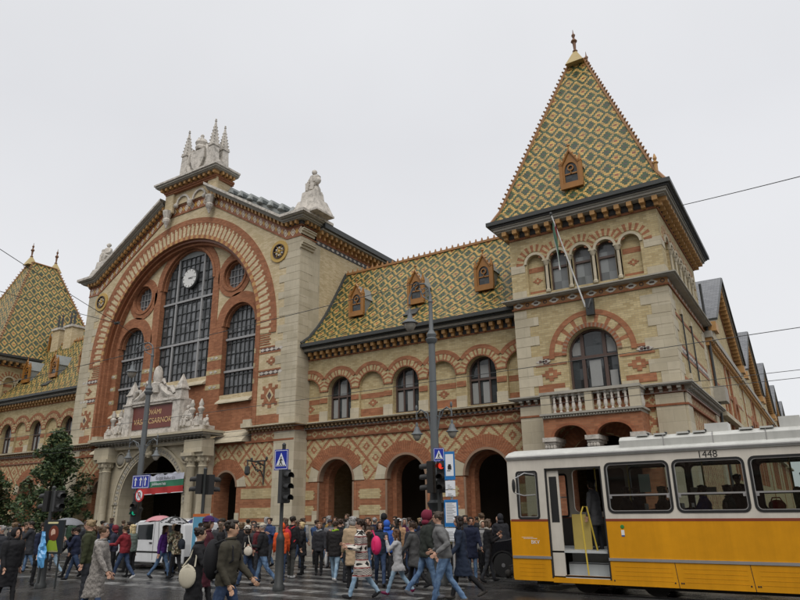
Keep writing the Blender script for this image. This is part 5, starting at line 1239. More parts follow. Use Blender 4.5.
poster('sky blue poster with an orange top edge behind the purple beanie',-14.9,13.1,.85,1.86,.56,R(12),0)
# blue plastic sheet tied to the leaning post
q=MB(); rr=random.Random(4); ring=[]
for k in range(10):
    z=1.42-.095*k; r=.045+.015*k if k<7 else .14-.02*(k-7); ring.append([(-18.88+.01*k+r*(.55+.9*rr.random())*math.cos(2*pi*j/11),10.95+r*.7*(.55+.9*rr.random())*math.sin(2*pi*j/11),z+.04*rr.random()-(.12*rr.random() if k==9 else 0)) for j in range(11)])
for a_ in (0,): pass
for a,b in zip(ring,ring[1:]):
    for j in range(11): q.face([a[j],a[(j+1)%11],b[(j+1)%11],b[j]])
o=q.build('plastic_sheet',plain('blue_plastic',(.10,.32,.60),.25,.5,amt=.4)); tag(o,'crumpled light blue plastic sheet tied to the leaning signal post','plastic sheet')
# banner in the portal
e=empty('banner',(PX+1.35,23.38,2.85)); tag(e,'white, green and red striped banner stretched inside the portal arch','banner'); bpy.context.view_layer.update()
q=MB(); n=26
for c_,(za,zb) in enumerate(((3.52,3.86),(3.2,3.52),(2.86,3.2))):
    for k in range(n):
        def P(u,z): 
            top=.05*math.sin(u*19)+.03*math.sin(u*43) if z>3.8 else 0
            return (PX-.45+3.35*u,23.38+.05*math.sin(u*17+z*2),z+top-.08+.10*u)
        u0,u1=k/n,(k+1)/n; q.face([P(u0,za),P(u1,za),P(u1,zb),P(u0,zb)],c_)
own(q.build('cloth',[plain('banner_white',(.55,.57,.66),.6,amt=.25),plain('banner_green',(.03,.17,.09),.6),plain('banner_red',(.42,.03,.03),.6)],smooth=True),e)
q=MB(); q.tube([(PX-.45,23.36,2.79),(PX+2.9,23.36,2.88)],.02,5); q.tube([(PX-.9,23.36,3.9),(PX+2.9,23.36,3.85)],.008,4); own(q.build('rope',MSIGW),e)
own(text('Bolgár kulturális','lettering',.24,(PX+1.5,23.3,3.62),MBLK,ext=.002),e); own(text('Jubileumi hét','lettering',.22,(PX+1.0,23.3,3.33),MSIGW,ext=.002),e)
# ---------------------------------------------------------------- overhead wires
def wire(pts,r,label):
    q=MB(); 
    for a,b in zip(pts,pts[1:]):
        a,b=Vector(a),Vector(b); n=10; sag=(b-a).length*.004; q.tube([a+(b-a)*k/n-Vector((0,0,sag*4*(k/n)*(1-k/n))) for k in range(n+1)],r,5)
    o=q.build('overhead_wire',MIRON); tag(o,label,'wire','tram wires over the street')
wire([(-29.4,10.5,5.8),(-9.85,17,8.85)],.012,'wire rising from the left to the top of the lamp between the arches')
wire([(-2.88,24.8,12.8),(4.76,16.2,9.2)],.014,'wire fixed to the corner tower cornice, crossing the sky at the right edge')
N_=Vector((-21.3,14,8.66))
wire([N_,(-17.3,7.0,8.85)],.010,'upper of the two wires meeting at an insulator before the gable')
wire([N_,(-16.8,7.0,7.34)],.010,'lower of the two wires meeting at an insulator before the gable')
wire([N_,(-24.6,18,9.1)],.010,'short wire from the insulator to the top of the lamp before the portal')
q=MB(); q.tube([N_-Vector((.12,0,0)),N_+Vector((.12,0,0))],.05,8); o=q.build('insulator',MIRON); tag(o,'small dark insulator where thin wires meet in front of the gable','insulator')
wire([(-40,17.4,5.62),(6,15.9,5.62)],.009,'tram wire passing across the front of the tower at the tall window')
wire([(-60,20.95,5.6),(12,21.0,5.6)],.009,'upper of the close pair of tram wires above the tram roof')
wire([(-60,20.95,5.38),(12,21.0,5.38)],.009,'lower of the close pair of tram wires above the tram roof')
# ---------------------------------------------------------------- trees
MLEAF=None
def tree(x,y,h,r,label,seed,n=7000):
    rr=random.Random(seed); e=empty('street_tree',(x,y,GZ)); tag(e,label,'tree','dark trees on the pavement'); bpy.context.view_layer.update()
    t=MB(); t.tube([(x,y,GZ),(x+.05,y,1.2),(x-.03,y+.03,2.6),(x,y,h*.75)],[.16,.12,.09,.03],8); tips=[]
    for k in range(26):
        z=1.3+(h-2.0)*k/26; a=k*2.4; R0=r*(1-((z-1.0)/(h-.6))**1.5)*.75; p=Vector((x,y,z)); q_=p+Vector((math.cos(a)*R0,math.sin(a)*R0,R0*.55)); t.tube([p,(p+q_)/2+Vector((0,0,-.05)),q_],[.045,.03,.012],5); tips.append(q_)
    own(t.build('trunk',plain('bark',(.06,.045,.035),.9) if 'bark' not in bpy.data.materials else bpy.data.materials['bark']),e)
    c=MB(); cl=[]
    for k in range(200):
        z=1.1+(h-1.1)*rr.random()**1.15; prof=r*min(1,(h+.1-z)/(h*.55))**.85*min(1,(z-.6)/.9); a=rr.uniform(0,2*pi); d_=prof*math.sqrt(rr.uniform(.12,1.0)); d_*=.8+.35*math.sin(a*3+z*2.1+seed); cl.append((x+d_*math.cos(a),y+d_*math.sin(a),z,rr.uniform(.16,.45)))
    for k in range(n):
        cx,cy,cz,cr=cl[rr.randrange(len(cl))]; v_=Vector((rr.gauss(0,1),rr.gauss(0,1),rr.gauss(0,.8))).normalized()*cr*rr.uniform(.5,1.1); p=Vector((cx,cy,cz))+v_
        u=Vector((rr.gauss(0,1),rr.gauss(0,1),rr.gauss(0,.5))).normalized(); w=u.orthogonal().normalized(); w=(w*math.cos(rr.random()*3)+u.cross(w)*math.sin(rr.random()*3)); L=rr.uniform(.075,.14); W_=L*.5
        c.face([p-u*L,p+w*W_,p+u*L,p-w*W_],0 if rr.random()<.6 else (1 if rr.random()<.7 else 2))
    own(c.build('crown',LM),e)
LM=[plain('leaf_dark',(.045,.075,.032),.6,amt=.5),plain('leaf_mid',(.08,.115,.042),.55,amt=.5),plain('leaf_olive',(.15,.155,.06),.6,amt=.5)]
tree(-37.5,21.9,6.5,2.2,'larger dark green conical tree standing before the left arcade',3,12500)
tree(-45.3,22.2,4.9,2.3,'lower dark green tree cut by the left edge of the view',5,9000)
# long grey barrier rail and bollards before the left arcade
e=empty('barrier_rail',(-36,21.9,.08)); tag(e,'thin grey metal barrier rail along the pavement edge under the trees','railing'); bpy.context.view_layer.update()
q=MB(); q.tube([(-48,21.75,1.12),(-26.4,21.75,1.12)],.03,8); own(q.build('rail',MGREYI),e)
for k in range(8): q=MB(); x=-47+2.9*k; q.tube([(x,21.75,.08),(x,21.75,1.12)],.03,8); own(q.build('post',MGREYI),e)
b0=None
for k,x in enumerate((-16.2,-13.2)):
    q=MB(); q.lathe(x,21.0,[(.07,GZ),(.07,.85),(.09,.9),(.08,.98),(.02,1.02)],10)
    o=q.build('bollard',MIRON,smooth=True); tag(o,('dark iron bollard before the first arcade arch','dark iron bollard before the second arcade arch')[k],'bollard','bollards at the kerb')
# ================================================================= people
from mathutils import noise as mnoise
_cm={}
def cmat(key,rough=.85,amt=.35):
    """cloth / skin material for a colour tuple or a named pattern"""
    if key in _cm: return _cm[key]
    if isinstance(key,tuple): m=plain('cloth',key,rough,.3,amt=amt,bump=.25,scale=40)
    else:
        M=Mat('cloth_'+key,.9,.2); c=M.coord('Object'); x,y,z=M.xyz(c)
        if key=='tweed': n=M.noise(c,45,3,.7); g=((x*60)._m('SINE')*(z*60)._m('SINE')); M.set('Base Color',M.mix((n*2.2-.6+g*.15).clamp(),(.07,.065,.06),(.38,.35,.32)))
        elif key=='aztec':
            u=((y+x*.4)/.16).fract()-.5; b=(z/.17); f=b.fract()-.5; par=b.floor().mod(2)
            d=(u.abs()+f.abs()).lt(.38); s_=((f+u.abs()*.6)*5).fract().lt(.5); k=M.mix(par,M.mix(d,(.62,.58,.52),(.02,.02,.02)),M.mix(s_,(.03,.025,.025),(.55,.5,.45)))
            r_=f.abs().gt(.43); M.set('Base Color',M.mix(r_,k,(.22,.04,.04)))
        elif key=='floral': n=M.noise(c,16,3,.6); n2=M.noise(c,27,2); M.set('Base Color',M.mix(n.gt(.54),M.mix(n2.gt(.55),(.05,.06,.035),(.30,.16,.10)),(.42,.38,.28)))
        elif key=='denim': n=M.noise(c,6,5,.7); M.set('Base Color',M.mix(((n-.35)*3).clamp(),(.045,.085,.17),(.16,.25,.38)))
        elif key=='ldenim': n=M.noise(c,6,5,.7); M.set('Base Color',M.mix(((n-.35)*3).clamp(),(.17,.27,.38),(.34,.45,.54)))
        elif key=='ddenim': n=M.noise(c,6,5,.7); M.set('Base Color',M.mix(((n-.35)*3).clamp(),(.02,.035,.075),(.06,.09,.16)))
        elif key=='bwumb': n=M.noise(c,9,2,.5); M.set('Base Color',M.mix(n.gt(.52),(.03,.03,.03),(.33,.33,.34)))
        m=M.m
    _cm[key]=m; return m
SKIN=(.46,.27,.19); SKIN2=(.36,.20,.13)
BK=(.014,.014,.016); DK=(.03,.032,.038); NAVY=(.015,.02,.045)
def loft(mb,rings,m=0,n=16):
    """rings of (cx,cy,cz,rx,ry)"""
    R_=[[mb.vert((cx+rx*math.cos(2*pi*k/n),cy+ry*math.sin(2*pi*k/n),cz)) for k in range(n)] for cx,cy,cz,rx,ry in rings]
    for a,b in zip(R_,R_[1:]):
        for k in range(n): mb.fi([a[k],a[(k+1)%n],b[(k+1)%n],b[k]],m)
    mb.fi(R_[0][::-1],m); mb.fi(R_[-1],m)
def limb(mb,pts,rad,m=0,n=12):
    mb.tube(pts,rad,n,m)
    mb.ell(pts[0],(rad[0]*.98,)*3,10,7,m); mb.ell(pts[-1],(rad[-1]*.98,)*3,10,7,m)
    for p,r in list(zip(pts,rad))[1:-1]: mb.ell(p,(r*.99,)*3,10,7,m)
def person(label,x,y,h,face,top=DK,hem=.84,leg='denim',shoe=BK,hair=(.03,.02,.015),hs='short',hat=None,skin=SKIN,pose='stand',ph=1,arms=None,group=None,vox=.02,z0=GZ,fem=False,scarf=None,lean=4,stocky=1.0,hood=None,hn=0):
    rr=random.Random(hash((round(x*10),round(y*10)))&0xffff); sc_=h/1.75
    P={k:MB() for k in ('top','leg','skin','shoe')}
    # legs
    if pose=='walk': la,lk=((26,4),(-20,22)); lk2=None; ang=[(21*ph,4 if ph>0 else 22),(-17*ph,22 if ph>0 else 4)]
    elif pose=='step': ang=[(14*ph,3 if ph>0 else 14),(-10*ph,14 if ph>0 else 3)]
    elif pose=='sit': ang=[(84,84),(82,80)]
    else: ang=[(3,1),(-2,3)]
    am=rr.uniform(.78,1.08); ang=[(a_*am,k_) for a_,k_ in ang] if pose!='sit' else ang; face=face+rr.uniform(-9,9)+(26 if z0==GZ else 0)   # people cross towards the tram stop at a slant
    feet=[]; lg=1.12 if hem<.7 else 1.0
    hipw=.088
    for s,(a,k) in zip((1,-1),ang):
        a_,b_=R(a),R(a-k); H=Vector((0,s*hipw,.90)); K=H+Vector((.42*math.sin(a_),s*.005,-.42*math.cos(a_))); A=K+Vector((.41*math.sin(b_),-s*.005,-.41*math.cos(b_)))
        feet.append((A,b_,a))
        limb(P['leg'],[H,H.lerp(K,.5),K,K.lerp(A,.35),A],[.090*stocky,.083*stocky,.061,.060,.050 if hs!='x' else .05],0)
        pitch=0 if a>-5 or pose=='sit' else R(28)
        if a>20 and pose!='sit': pitch=R(-14)
        rot=Matrix.Rotation(pitch,3,'Y'); F_=A+rot@Vector((.065,0,-.045))
        P['shoe'].ell(F_,(.135,.048,.045),12,8,0,rot); P['shoe'].ell(A+Vector((0,0,-.03)),(.055,.046,.06),10,7)
        A.z-=0; feet[-1]=(min((F_+rot@Vector((dx,0,-.040))).z for dx in (-.11,.0,.11)),)
    gz=min(f[0] for f in feet)
    # torso: follows the body, slight forward lean
    ln=math.tan(R(lean)); st=stocky*(.93 if fem else 1)
    def X(z): return (z-.95)*ln
    T=P['top']; L=[]
    w=.205 if hem<.7 else .172
    stride=.07 if (pose=='walk' and hem<.75) else 0
    zs=[]
    if pose=='sit': hem=max(hem,.86)
    if hem<.8:
        zs=[(hem,.15+stride,w*1.02),(hem+.1,.148+stride*.9,w),(.80,.142+stride*.4,.19)]
    zs+=[(max(hem,.82) if hem>=.8 else .86,.138,.178),(.95,.146,.188),(1.06,.138,.178),(1.18,.144,.184),(1.30,.150,.194),(1.38,.136,.200),(1.43,.112,.168),(1.475,.078,.092),(1.50,.062,.068)]
    for z,rx,ry in zs: L.append((X(z),0,z,rx*st,ry*st))
    loft(T,L,0,18)
    P['leg'].ell((0,0,.90),(.115*st,.155*st,.11),12,8)
    # arms
    if arms is None: arms=((22,18),(-22,14)) if pose=='walk' else (((6,14),(2,10)) if pose!='sit' else ((35,60),(30,55)))
    hands=[]
    for s,ar in zip((1,-1),arms):
        a,e=ar[0]+rr.uniform(-7,7),ar[1]+rr.uniform(-8,10); ab=ar[2] if len(ar)>2 else 9; inw=ar[3] if len(ar)>3 else 0
        sh=Vector((X(1.40),s*.178*st,1.395)); a_=R(a); d1=Vector((math.sin(a_)*math.cos(R(ab)),s*math.sin(R(ab)),-math.cos(a_)*math.cos(R(ab)))); el=sh+d1*.29
        b_=R(a+e); d2=Vector((math.sin(b_),s*math.sin(R(ab*.3-inw)),-math.cos(b_))).normalized(); wr=el+d2*.245
        limb(T,[sh,sh.lerp(el,.5),el,el.lerp(wr,.5),wr],[.078*st,.072*st,.061,.054,.047],0)
        hands.append((wr,d2,s))
        P['skin'].tube([wr-d2*.02,wr+d2*.05],[.027,.026],10)
    # head
    hx=X(1.62)+.012; S_=P['skin']
    S_.tube([(X(1.44),0,1.42),(hx-.015,0,1.56)],[.060,.053],12); S_.ell((hx-.008,0,1.645),(.097,.077,.103),16,12); S_.ell((hx+.022,0,1.585),(.066,.056,.062),12,9)
    S_.ell((hx+.092,0,1.618),(.022,.015,.024),8,6)
    for s in (-1,1): S_.ell((hx-.005,s*.078,1.625),(.02,.012,.03),8,6)
    tot=MB(); trees=[]; mats=[cmat(top),cmat(leg),cmat(skin,.6,.15),cmat(shoe,.5)]
    for i,k in enumerate(('top','leg','skin','shoe')):
        b=P[k]; off=len(tot.v); tot.v+=b.v; tot.f+=[[q+off for q in f] for f in b.f]; tot.mi+=[0]*len(b.f)
        trees.append(BVHTree.FromPolygons([tuple(v) for v in b.v],b.f))
    me=bpy.data.meshes.new('tmp'); me.from_pydata([tuple(v) for v in tot.v],[],tot.f); ob=bpy.data.objects.new('tmp',me); COL.objects.link(ob)
    rm=ob.modifiers.new('r','REMESH'); rm.mode='VOXEL'; rm.voxel_size=vox; rm.use_smooth_shade=True
    sm=ob.modifiers.new('s','SMOOTH'); sm.factor=.5; sm.iterations=1
    dg=bpy.context.evaluated_depsgraph_get(); dg.update(); m2=bpy.data.meshes.new_from_object(ob.evaluated_get(dg)); bpy.data.objects.remove(ob); bpy.data.meshes.remove(me)
    V=[v.co.copy() for v in m2.vertices]; Fc=[tuple(p.vertices) for p in m2.polygons]; bpy.data.meshes.remove(m2)
    mi=[]
    for f in Fc:
        c=sum((V[i] for i in f),Vector())/len(f); best=9;bi=0
        for i,t in enumerate(trees):
            r_=t.find_nearest(c,.2)
            if r_[0] is not None and r_[3]<best-1e-5: best=r_[3];bi=i
        if bi==1 and hem<.8 and c.z>hem+.01: bi=0
        mi.append(bi)
    D=MB(); D.v=V; D.f=[list(f) for f in Fc]; D.mi=mi
    # cloth folds
    sd=rr.uniform(0,50)
    for v in D.v:
        if v.z<1.48: 
            k=(mnoise.noise(Vector((v.x*9+sd,v.y*9,v.z*13)))*.017+mnoise.noise(Vector((v.x*22,v.y*22+sd,v.z*30)))*.007); q_=Vector((v.x-X(v.z),v.y,0)); q_=q_.normalized() if q_.length>.01 else q_; v.x+=q_.x*k; v.y+=q_.y*k
    # hands with fingers
    for wr,d,s in hands:
        u=Vector((0,1,0)); u=(u-d*u.dot(d)).normalized(); nrm=d.cross(u)*s; fwd=nrm if nrm.x>0 else -nrm
        rot=Matrix((d,fwd,d.cross(fwd))).transposed(); c=wr+d*.075; D.ell(c,(.050,.038,.016),10,7,2,rot)
        for k in range(4):
            b=wr+d*.115+fwd*(.027-.018*k); lnf=(.062,.070,.066,.052)[k]; cu=rot@Vector((0,0,1))*(-s)
            D.tube([b,b+d*lnf*.5+cu*.006,b+d*lnf*.85+cu*.022,b+d*lnf+cu*.038],[.0088,.0084,.0075,.006],6,2)
        b=wr+d*.05+fwd*.034; D.tube([b,b+d*.03+fwd*.022,b+d*.062+fwd*.026],[.011,.010,.007],6,2)
    # eyes, brows and mouth
    eye=len(mats); mats+=[cmat((.02,.015,.012),.3,.05),cmat((.30,.09,.07),.6,.1)]
    for s in (-1,1): D.ell((hx+.083,s*.031,1.645),(.012,.015,.008),8,5,eye); D.tube([(hx+.088,s*.015,1.664),(hx+.086,s*.045,1.665)],.004,4,eye)
    D.ell((hx+.083,0,1.573),(.010,.024,.006),8,5,eye+1)
    Mx=Matrix.Translation((0,0,-gz*sc_))@Matrix.Scale(sc_,4)
    def fin(mb,name,mm,par=None):
        mb.v=[Mx@v for v in mb.v]; o=mb.build(name,mm,None,smooth=False)
        o.data.polygons.foreach_set('use_smooth',[True]*len(o.data.polygons))
        if par: o.parent=par
        return o
    o=fin(D,'person',mats); o.location=(x,y,z0); o.rotation_euler.z=R(face); tag(o,label,'person',group)
    if hs!='bald' and not (hat and hat[0]=='hood'):
        q=MB(); q.ell((hx-.016,0,1.668),(.106,.088,.100),18,12)
        keep=[]
        for f in q.f:
            c=sum((q.v[i] for i in f),Vector())/len(f)
            if c.x>hx+.052 and c.z<1.715 or (c.x>hx+.0 and c.z<1.63 and hs in('short','bun')) or (c.z<1.60 and hs=='short'): continue
            keep.append(f)
        q.f=keep; q.mi=[0]*len(keep)
        for k in range(14):
            a=rr.uniform(1.2,5.08); q.ell((hx-.02+.09*math.cos(a),.078*math.sin(a),1.66+rr.uniform(0,.07)),(.028,.026,.030),7,5)
        q.ell((hx+.04,0,1.735),(.05,.06,.022),10,6)
        if hs=='long':
            q.ell((hx-.055,0,1.60),(.062,.088,.11),12,9); q.ell((hx-.07,0,1.48),(.05,.095,.12),12,9); 
            for s in (-1,1): q.tube([(hx+.02,s*.075,1.70),(hx+.005,s*.088,1.60),(hx-.01,s*.085,1.48),(hx+.0,s*.08,1.38)],[.025,.03,.03,.012],8)
        if hs=='bob':
            q.ell((hx-.04,0,1.61),(.075,.092,.10),12,9)
            for s in (-1,1): q.tube([(hx+.03,s*.07,1.70),(hx+.015,s*.086,1.62),(hx+.01,s*.08,1.55)],[.025,.03,.02],8)
        if hs=='bun': q.ell((hx-.10,0,1.72),(.042,.042,.042),10,8)
        if hs=='pony': q.tube([(hx-.09,0,1.70),(hx-.15,0,1.66),(hx-.14,0,1.52)],[.03,.035,.012],8)
        for i_,v in enumerate(q.v):
            k=mnoise.noise(Vector((v.x*34,v.y*34,v.z*22+sd)))*.016; d_=(v-Vector((hx-.016,0,1.66))).normalized(); q.v[i_]=v+d_*k
        fin(q,'hair',cmat(hair,.55,.3),o)
    if hat:
        kind,hc=hat; q=MB()
        if kind=='hood':
            q.ell((hx-.03,0,1.655),(.125,.108,.128),18,12); q.f=[f for f in q.f if not (sum((q.v[i] for i in f),Vector())/len(f)).x>hx+.055]; q.mi=[0]*len(q.f)
            q.ell((hx-.06,0,1.52),(.09,.11,.07),12,8); q.tube([(hx+.055*1+.0,.085*math.cos(t),1.655+.105*math.sin(t)) for t in [k*pi/8-.6 for k in range(12)]],.016,6)
        elif kind=='beanie':
            q.ell((hx-.014,0,1.70),(.112,.092,.098),16,10); q.f=[f for f in q.f if (sum((q.v[i] for i in f),Vector())/len(f)).z>1.672]; q.mi=[0]*len(q.f); q.tube([(hx-.014+.110*math.cos(2*pi*k/16),.09*math.sin(2*pi*k/16),1.685) for k in range(17)],.016,6)
        elif kind=='cap':
            q.ell((hx-.012,0,1.695),(.110,.090,.078),16,10); q.f=[f for f in q.f if (sum((q.v[i] for i in f),Vector())/len(f)).z>1.685]; q.mi=[0]*len(q.f); q.ell((hx+.115,0,1.69),(.06,.062,.010),12,6)
        fin(q,{'hood':'hood','beanie':'beanie','cap':'cap'}[kind],cmat(hc),o)
    if scarf:
        q=MB(); q.tube([(X(1.47)+.085*math.cos(t),.088*math.sin(t),1.475+.02*math.sin(t*2)) for t in [k*pi/8 for k in range(17)]],.034,7); fin(q,'scarf',cmat(scarf),o)
    if hood:
        q=MB(); q.ell((X(1.43)-.085,0,1.44),(.055,.115,.075),12,8); q.tube([(X(1.46)+.07*math.cos(t),.095*math.sin(t),1.455) for t in [k*pi/8+.8 for k in range(13)]],.028,7); fin(q,'hood',cmat(hood),o)
    # collar, front zip and pocket seams
    q=MB(); q.tube([(X(1.47)+.066*math.cos(t),.074*math.sin(t),1.497+.008*math.cos(t)) for t in [k*pi/8 for k in range(17)]],.024,7); fin(q,'collar',cmat(top),o)
    return o
def at_person(o,lx,ly,lz):
    a=o.rotation_euler.z; return (o.location.x+lx*math.cos(a)-ly*math.sin(a),o.location.y+lx*math.sin(a)+ly*math.cos(a),o.location.z+lz)
def backpack(o,h,col,label,w=.15,hh=.23):
    s=h/1.75; q=MB(); q.ell((-.235*s,0,1.20*s),(.13*s,w*s,hh*s),14,10); q.box(-.33*s,-.26*s,-.10*s,.10*s,1.02*s,1.2*s)
    e=q.build('backpack',cmat(col,.8),smooth=True); e.location=o.location; e.rotation_euler.z=o.rotation_euler.z; tag(e,label,'backpack'); bevel(e,.02)
    q=MB(); 
    for t in (-1,1): q.tube([(-.16*s,t*.10*s,1.42*s),(-.02*s,t*.11*s,1.475*s),(.13*s,t*.12*s,1.38*s),(.15*s,t*.13*s,1.2*s),(-.1*s,t*.17*s,1.03*s)],.018*s,6)
    k=q.build('strap',cmat(col,.8),smooth=True); k.parent=e; return e
def tote(o,h,col,label,side,z=.95,x=-.12,w=.16,hh=.2,strap=True):
    s=h/1.75; q=MB(); y=side*.25*s; q.ell((x*s,y,z*s),(w*s*.9,.055*s,hh*s),14,10); q.tube([((x-w*.7)*s,y,(z+hh*.35)*s),(x*s,y,(z+hh*.9)*s),((x+w*.7)*s,y,(z+hh*.35)*s)],[.03*s,.04*s,.03*s],7); e=q.build('shoulder_bag' if strap else 'carrier_bag',cmat(col,.8),smooth=True); e.location=o.location; e.rotation_euler.z=o.rotation_euler.z; tag(e,label,'bag')
    if strap:
        q=MB(); q.tube([((x-.1)*s,y,(z+hh*.8)*s),(-.06*s,side*.225*s,1.30*s),(-.02*s,side*.16*s,1.465*s),(.05*s,side*.215*s,1.32*s),((x+.12)*s,y,(z+hh*.8)*s)],.014*s,6); k=q.build('strap',cmat(col,.8),smooth=True); k.parent=e
    return e
def umbrella(p,r,mat,label,tilt=0):
    e=empty('umbrella',p); tag(e,label,'umbrella'); e.rotation_euler=(0,R(tilt),0)
    q=MB(); n=8; prof=[(0,.30),(.25,.285),(.5,.235),(.75,.15),(.92,.06),(1,0)]
    for k in range(n):
        for (a,za),(b,zb) in zip(prof,prof[1:]):
            def P(u,rd,z): 
                t=2*pi*(k+u)/n; d=1-.07*4*u*(1-u)*rd; return (r*rd*d*math.cos(t),r*rd*d*math.sin(t),z*r*1.25+.02*4*u*(1-u)*rd)
            for i in range(3): q.face([P(i/3,a,za),P(i/3,b,zb),P((i+1)/3,b,zb),P((i+1)/3,a,za)])
    q.build('canopy',mat,e,smooth=True)
    q=MB(); q.tube([(0,0,.34*r*1.25+.04),(0,0,-.62)],.008,6); q.tube([(0,0,-.62),(.0,0,-.7),(.03,0,-.74),(.06,0,-.70)],.012,6)
    for k in range(n): a=2*pi*k/n; q.tube([(0,0,.1),(r*.5*math.cos(a),r*.5*math.sin(a),.225*r*1.2)],.004,4)
    q.build('handle',MIRON,e)
LFT,RGT,AWY,CAM_=180,0,90,-70
TALK=((20,95,6,20),(10,20)); HOLD=((25,110,4,25),(18,100,4,25)); POCK=((-12,60,14,-10),(-12,60,14,-10)); PHONE=((40,125,0,15),(4,12))
P=person
# --- near people, left to right
P('person in a long black hooded coat cut by the bottom left corner',-16.0,8.6,1.62,-20,BK,.42,BK,hat=('hood',BK),arms=((-4,14),(8,20)),stocky=1.18,pose='step')
P('grey haired man in dark jacket behind the black hooded coat at left edge',-19.6,10.2,1.66,-100,DK,hair=(.25,.24,.23))
P('man in a navy jacket facing the leaning traffic light at left',-19.9,11.5,1.70,-10,NAVY,hair=(.05,.03,.02),leg=BK)
P('fair haired man in olive jacket behind the grey tweed coat',-14.9,9.8,1.80,195,(.035,.04,.018),hair=(.24,.17,.09),leg=DK,hood=(.035,.04,.018),stocky=1.1)
p5=P('woman in a long grey checked coat with pale hood walking right',-12.5,8.45,1.72,10,'tweed',.42,'ddenim',hair=(.07,.04,.02),hs='short',pose='walk',ph=-1,hood=(.35,.34,.33),arms=((8,10),(18,12)),fem=True)
p17=P('young woman in black coat with a hair bun and canvas bag walking right',-9.55,8.35,1.66,5,BK,.40,BK,hair=(.02,.013,.01),hs='bun',skin=(.50,.31,.21),pose='step',arms=((18,70,4,10),(22,85,4,18)),fem=True)
tote(p17,1.66,(.50,.46,.36),'cream canvas shoulder bag with a printed square, on the black coated woman',-1,.98,-.08,.17,.2)
p18=P('young man in olive jacket and jeans with a big black backpack walking right',-8.15,7.75,1.84,0,(.045,.040,.028),.86,'ddenim',hair=(.02,.014,.01),skin=(.48,.29,.19),pose='walk',ph=1,arms=((14,35,6,4),(-10,30,6,4)),stocky=1.03)
backpack(p18,1.84,(.012,.012,.014),'big black backpack on the young man in the olive jacket',.17,.29)
P('person in purple beanie and maroon coat in front of the sky blue poster',-11.1,9.9,1.80,10,(.06,.012,.02),.45,BK,hat=('beanie',(.05,.015,.09)),hair=(.05,.03,.02),hs='bob',pose='step')
# --- on the crossing, left part
P('man in light jacket and pale jeans striding behind the dark poster',-22.4,13.4,1.55,175,(.22,.23,.24),leg='ldenim',shoe=(.2,.2,.2),pose='walk',group=None,vox=.022)
p7=P('man in a navy jacket walking under the grey umbrella',-20.29,12.89,1.55,185,NAVY,leg='ddenim',pose='walk',ph=-1,arms=((30,110,6,10),(10,20)),vox=.022)
umbrella((-20.75,12.8,1.60),.48,cmat((.17,.175,.19),.6),'grey umbrella held above the man in navy',6)
P('person in black walking just left of the grey umbrella couple',-21.1,13.3,1.52,185,BK,leg=BK,pose='walk',vox=.022)
P('man in a red leather jacket with blue jeans and white shoes',-18.8,13.56,1.60,180,(.19,.018,.025),.88,'ddenim',(.6,.6,.6),hair=(.07,.045,.02),pose='walk',ph=1,arms=((35,50,6,5),(-15,20)),vox=.02)
P('person with a dark red hood behind the man in red leather jacket',-20.27,14.22,1.55,200,(.03,.03,.05),hat=('hood',(.16,.02,.03)),leg=BK,vox=.022)
P('blonde woman in a grey green jacket left of the white van',-19.39,14.26,1.57,170,(.12,.15,.13),leg=BK,hair=(.50,.40,.22),hs='long',fem=True,vox=.022)
P('woman in bright red jacket standing behind the white van bonnet',-24.7,18.8,1.62,200,(.38,.03,.04),leg=BK,hair=(.03,.02,.02),hs='bob',fem=True,vox=.022)
for k,(dx,lb,c) in enumerate(((0,'person in a beige coat seen over the van bonnet',(.34,.27,.18)),(.8,'person in a light brown coat seen over the van windscreen',(.26,.19,.12)))):
    P(lb,-23.9+dx,18.9,1.62,185,c,.5,BK,hair=(.15,.10,.06),hs='bob',fem=True,vox=.024)
P('woman in a purple jacket and jeans under the pink umbrella',-17.89,14.27,1.58,0,(.075,.022,.16),.86,'denim',hair=(.06,.03,.015),hs='long',pose='walk',ph=1,arms=((40,110,4,10),(-10,20)),fem=True)
umbrella((-17.95,14.1,1.64),.46,cmat((.45,.20,.22),.6),'pink umbrella over the woman in purple',-4)
p15=P('woman in a flowered jacket and black trousers under the black and white umbrella',-17.22,14.26,1.54,160,'floral',.78,BK,hair=(.012,.01,.01),hs='bob',pose='step',arms=((35,110,4,12),(10,20)),fem=True)
umbrella((-17.25,14.1,1.60),.46,cmat('bwumb',.6),'black and white patterned umbrella over the flowered jacket',6)
backpack(p15,1.5,(.02,.025,.035),'small dark backpack on the woman in the flowered jacket',.13,.18)
P('man in a dark cap standing by the rear of the white van',-18.0,16.0,1.50,-60,NAVY,leg=BK,hat=('cap',(.015,.02,.04)),vox=.022)
umbrella((-17.9,15.9,1.55),.60,cmat((.022,.028,.09),.6),'dark blue umbrella between the van and the walking student',0)
p19=P('woman in a black jacket and pale beanie with a cream bag walking left',-13.97,14.03,1.56,185,BK,.8,'ddenim',hair=(.03,.02,.015),hs='bob',hat=('beanie',(.45,.42,.38)),pose='walk',ph=1,arms=((25,100,4,20),(20,90,4,20)),fem=True)
tote(p19,1.56,(.55,.50,.42),'cream shoulder bag on the woman with the pale beanie',1,1.02,-.05,.15,.14)
P('woman in dark grey coat with loose hair behind the cream shoulder bag',-15.36,15.71,1.55,-120,(.05,.05,.055),.7,BK,hair=(.06,.05,.045),hs='long',fem=True,vox=.022)
P('older man in beige cap, black leather jacket and jeans walking left',-13.6,14.25,1.63,180,(.015,.015,.017),.84,'denim',hat=('cap',(.45,.40,.30)),hair=(.3,.28,.26),pose='walk',ph=-1,arms=((15,75,6,15),(5,50,6,10)),stocky=1.12)
P('person in a dark red jacket behind the man in the beige cap',-14.9,15.4,1.56,170,(.09,.015,.02),leg=DK,hair=(.03,.02,.02),vox=.022)
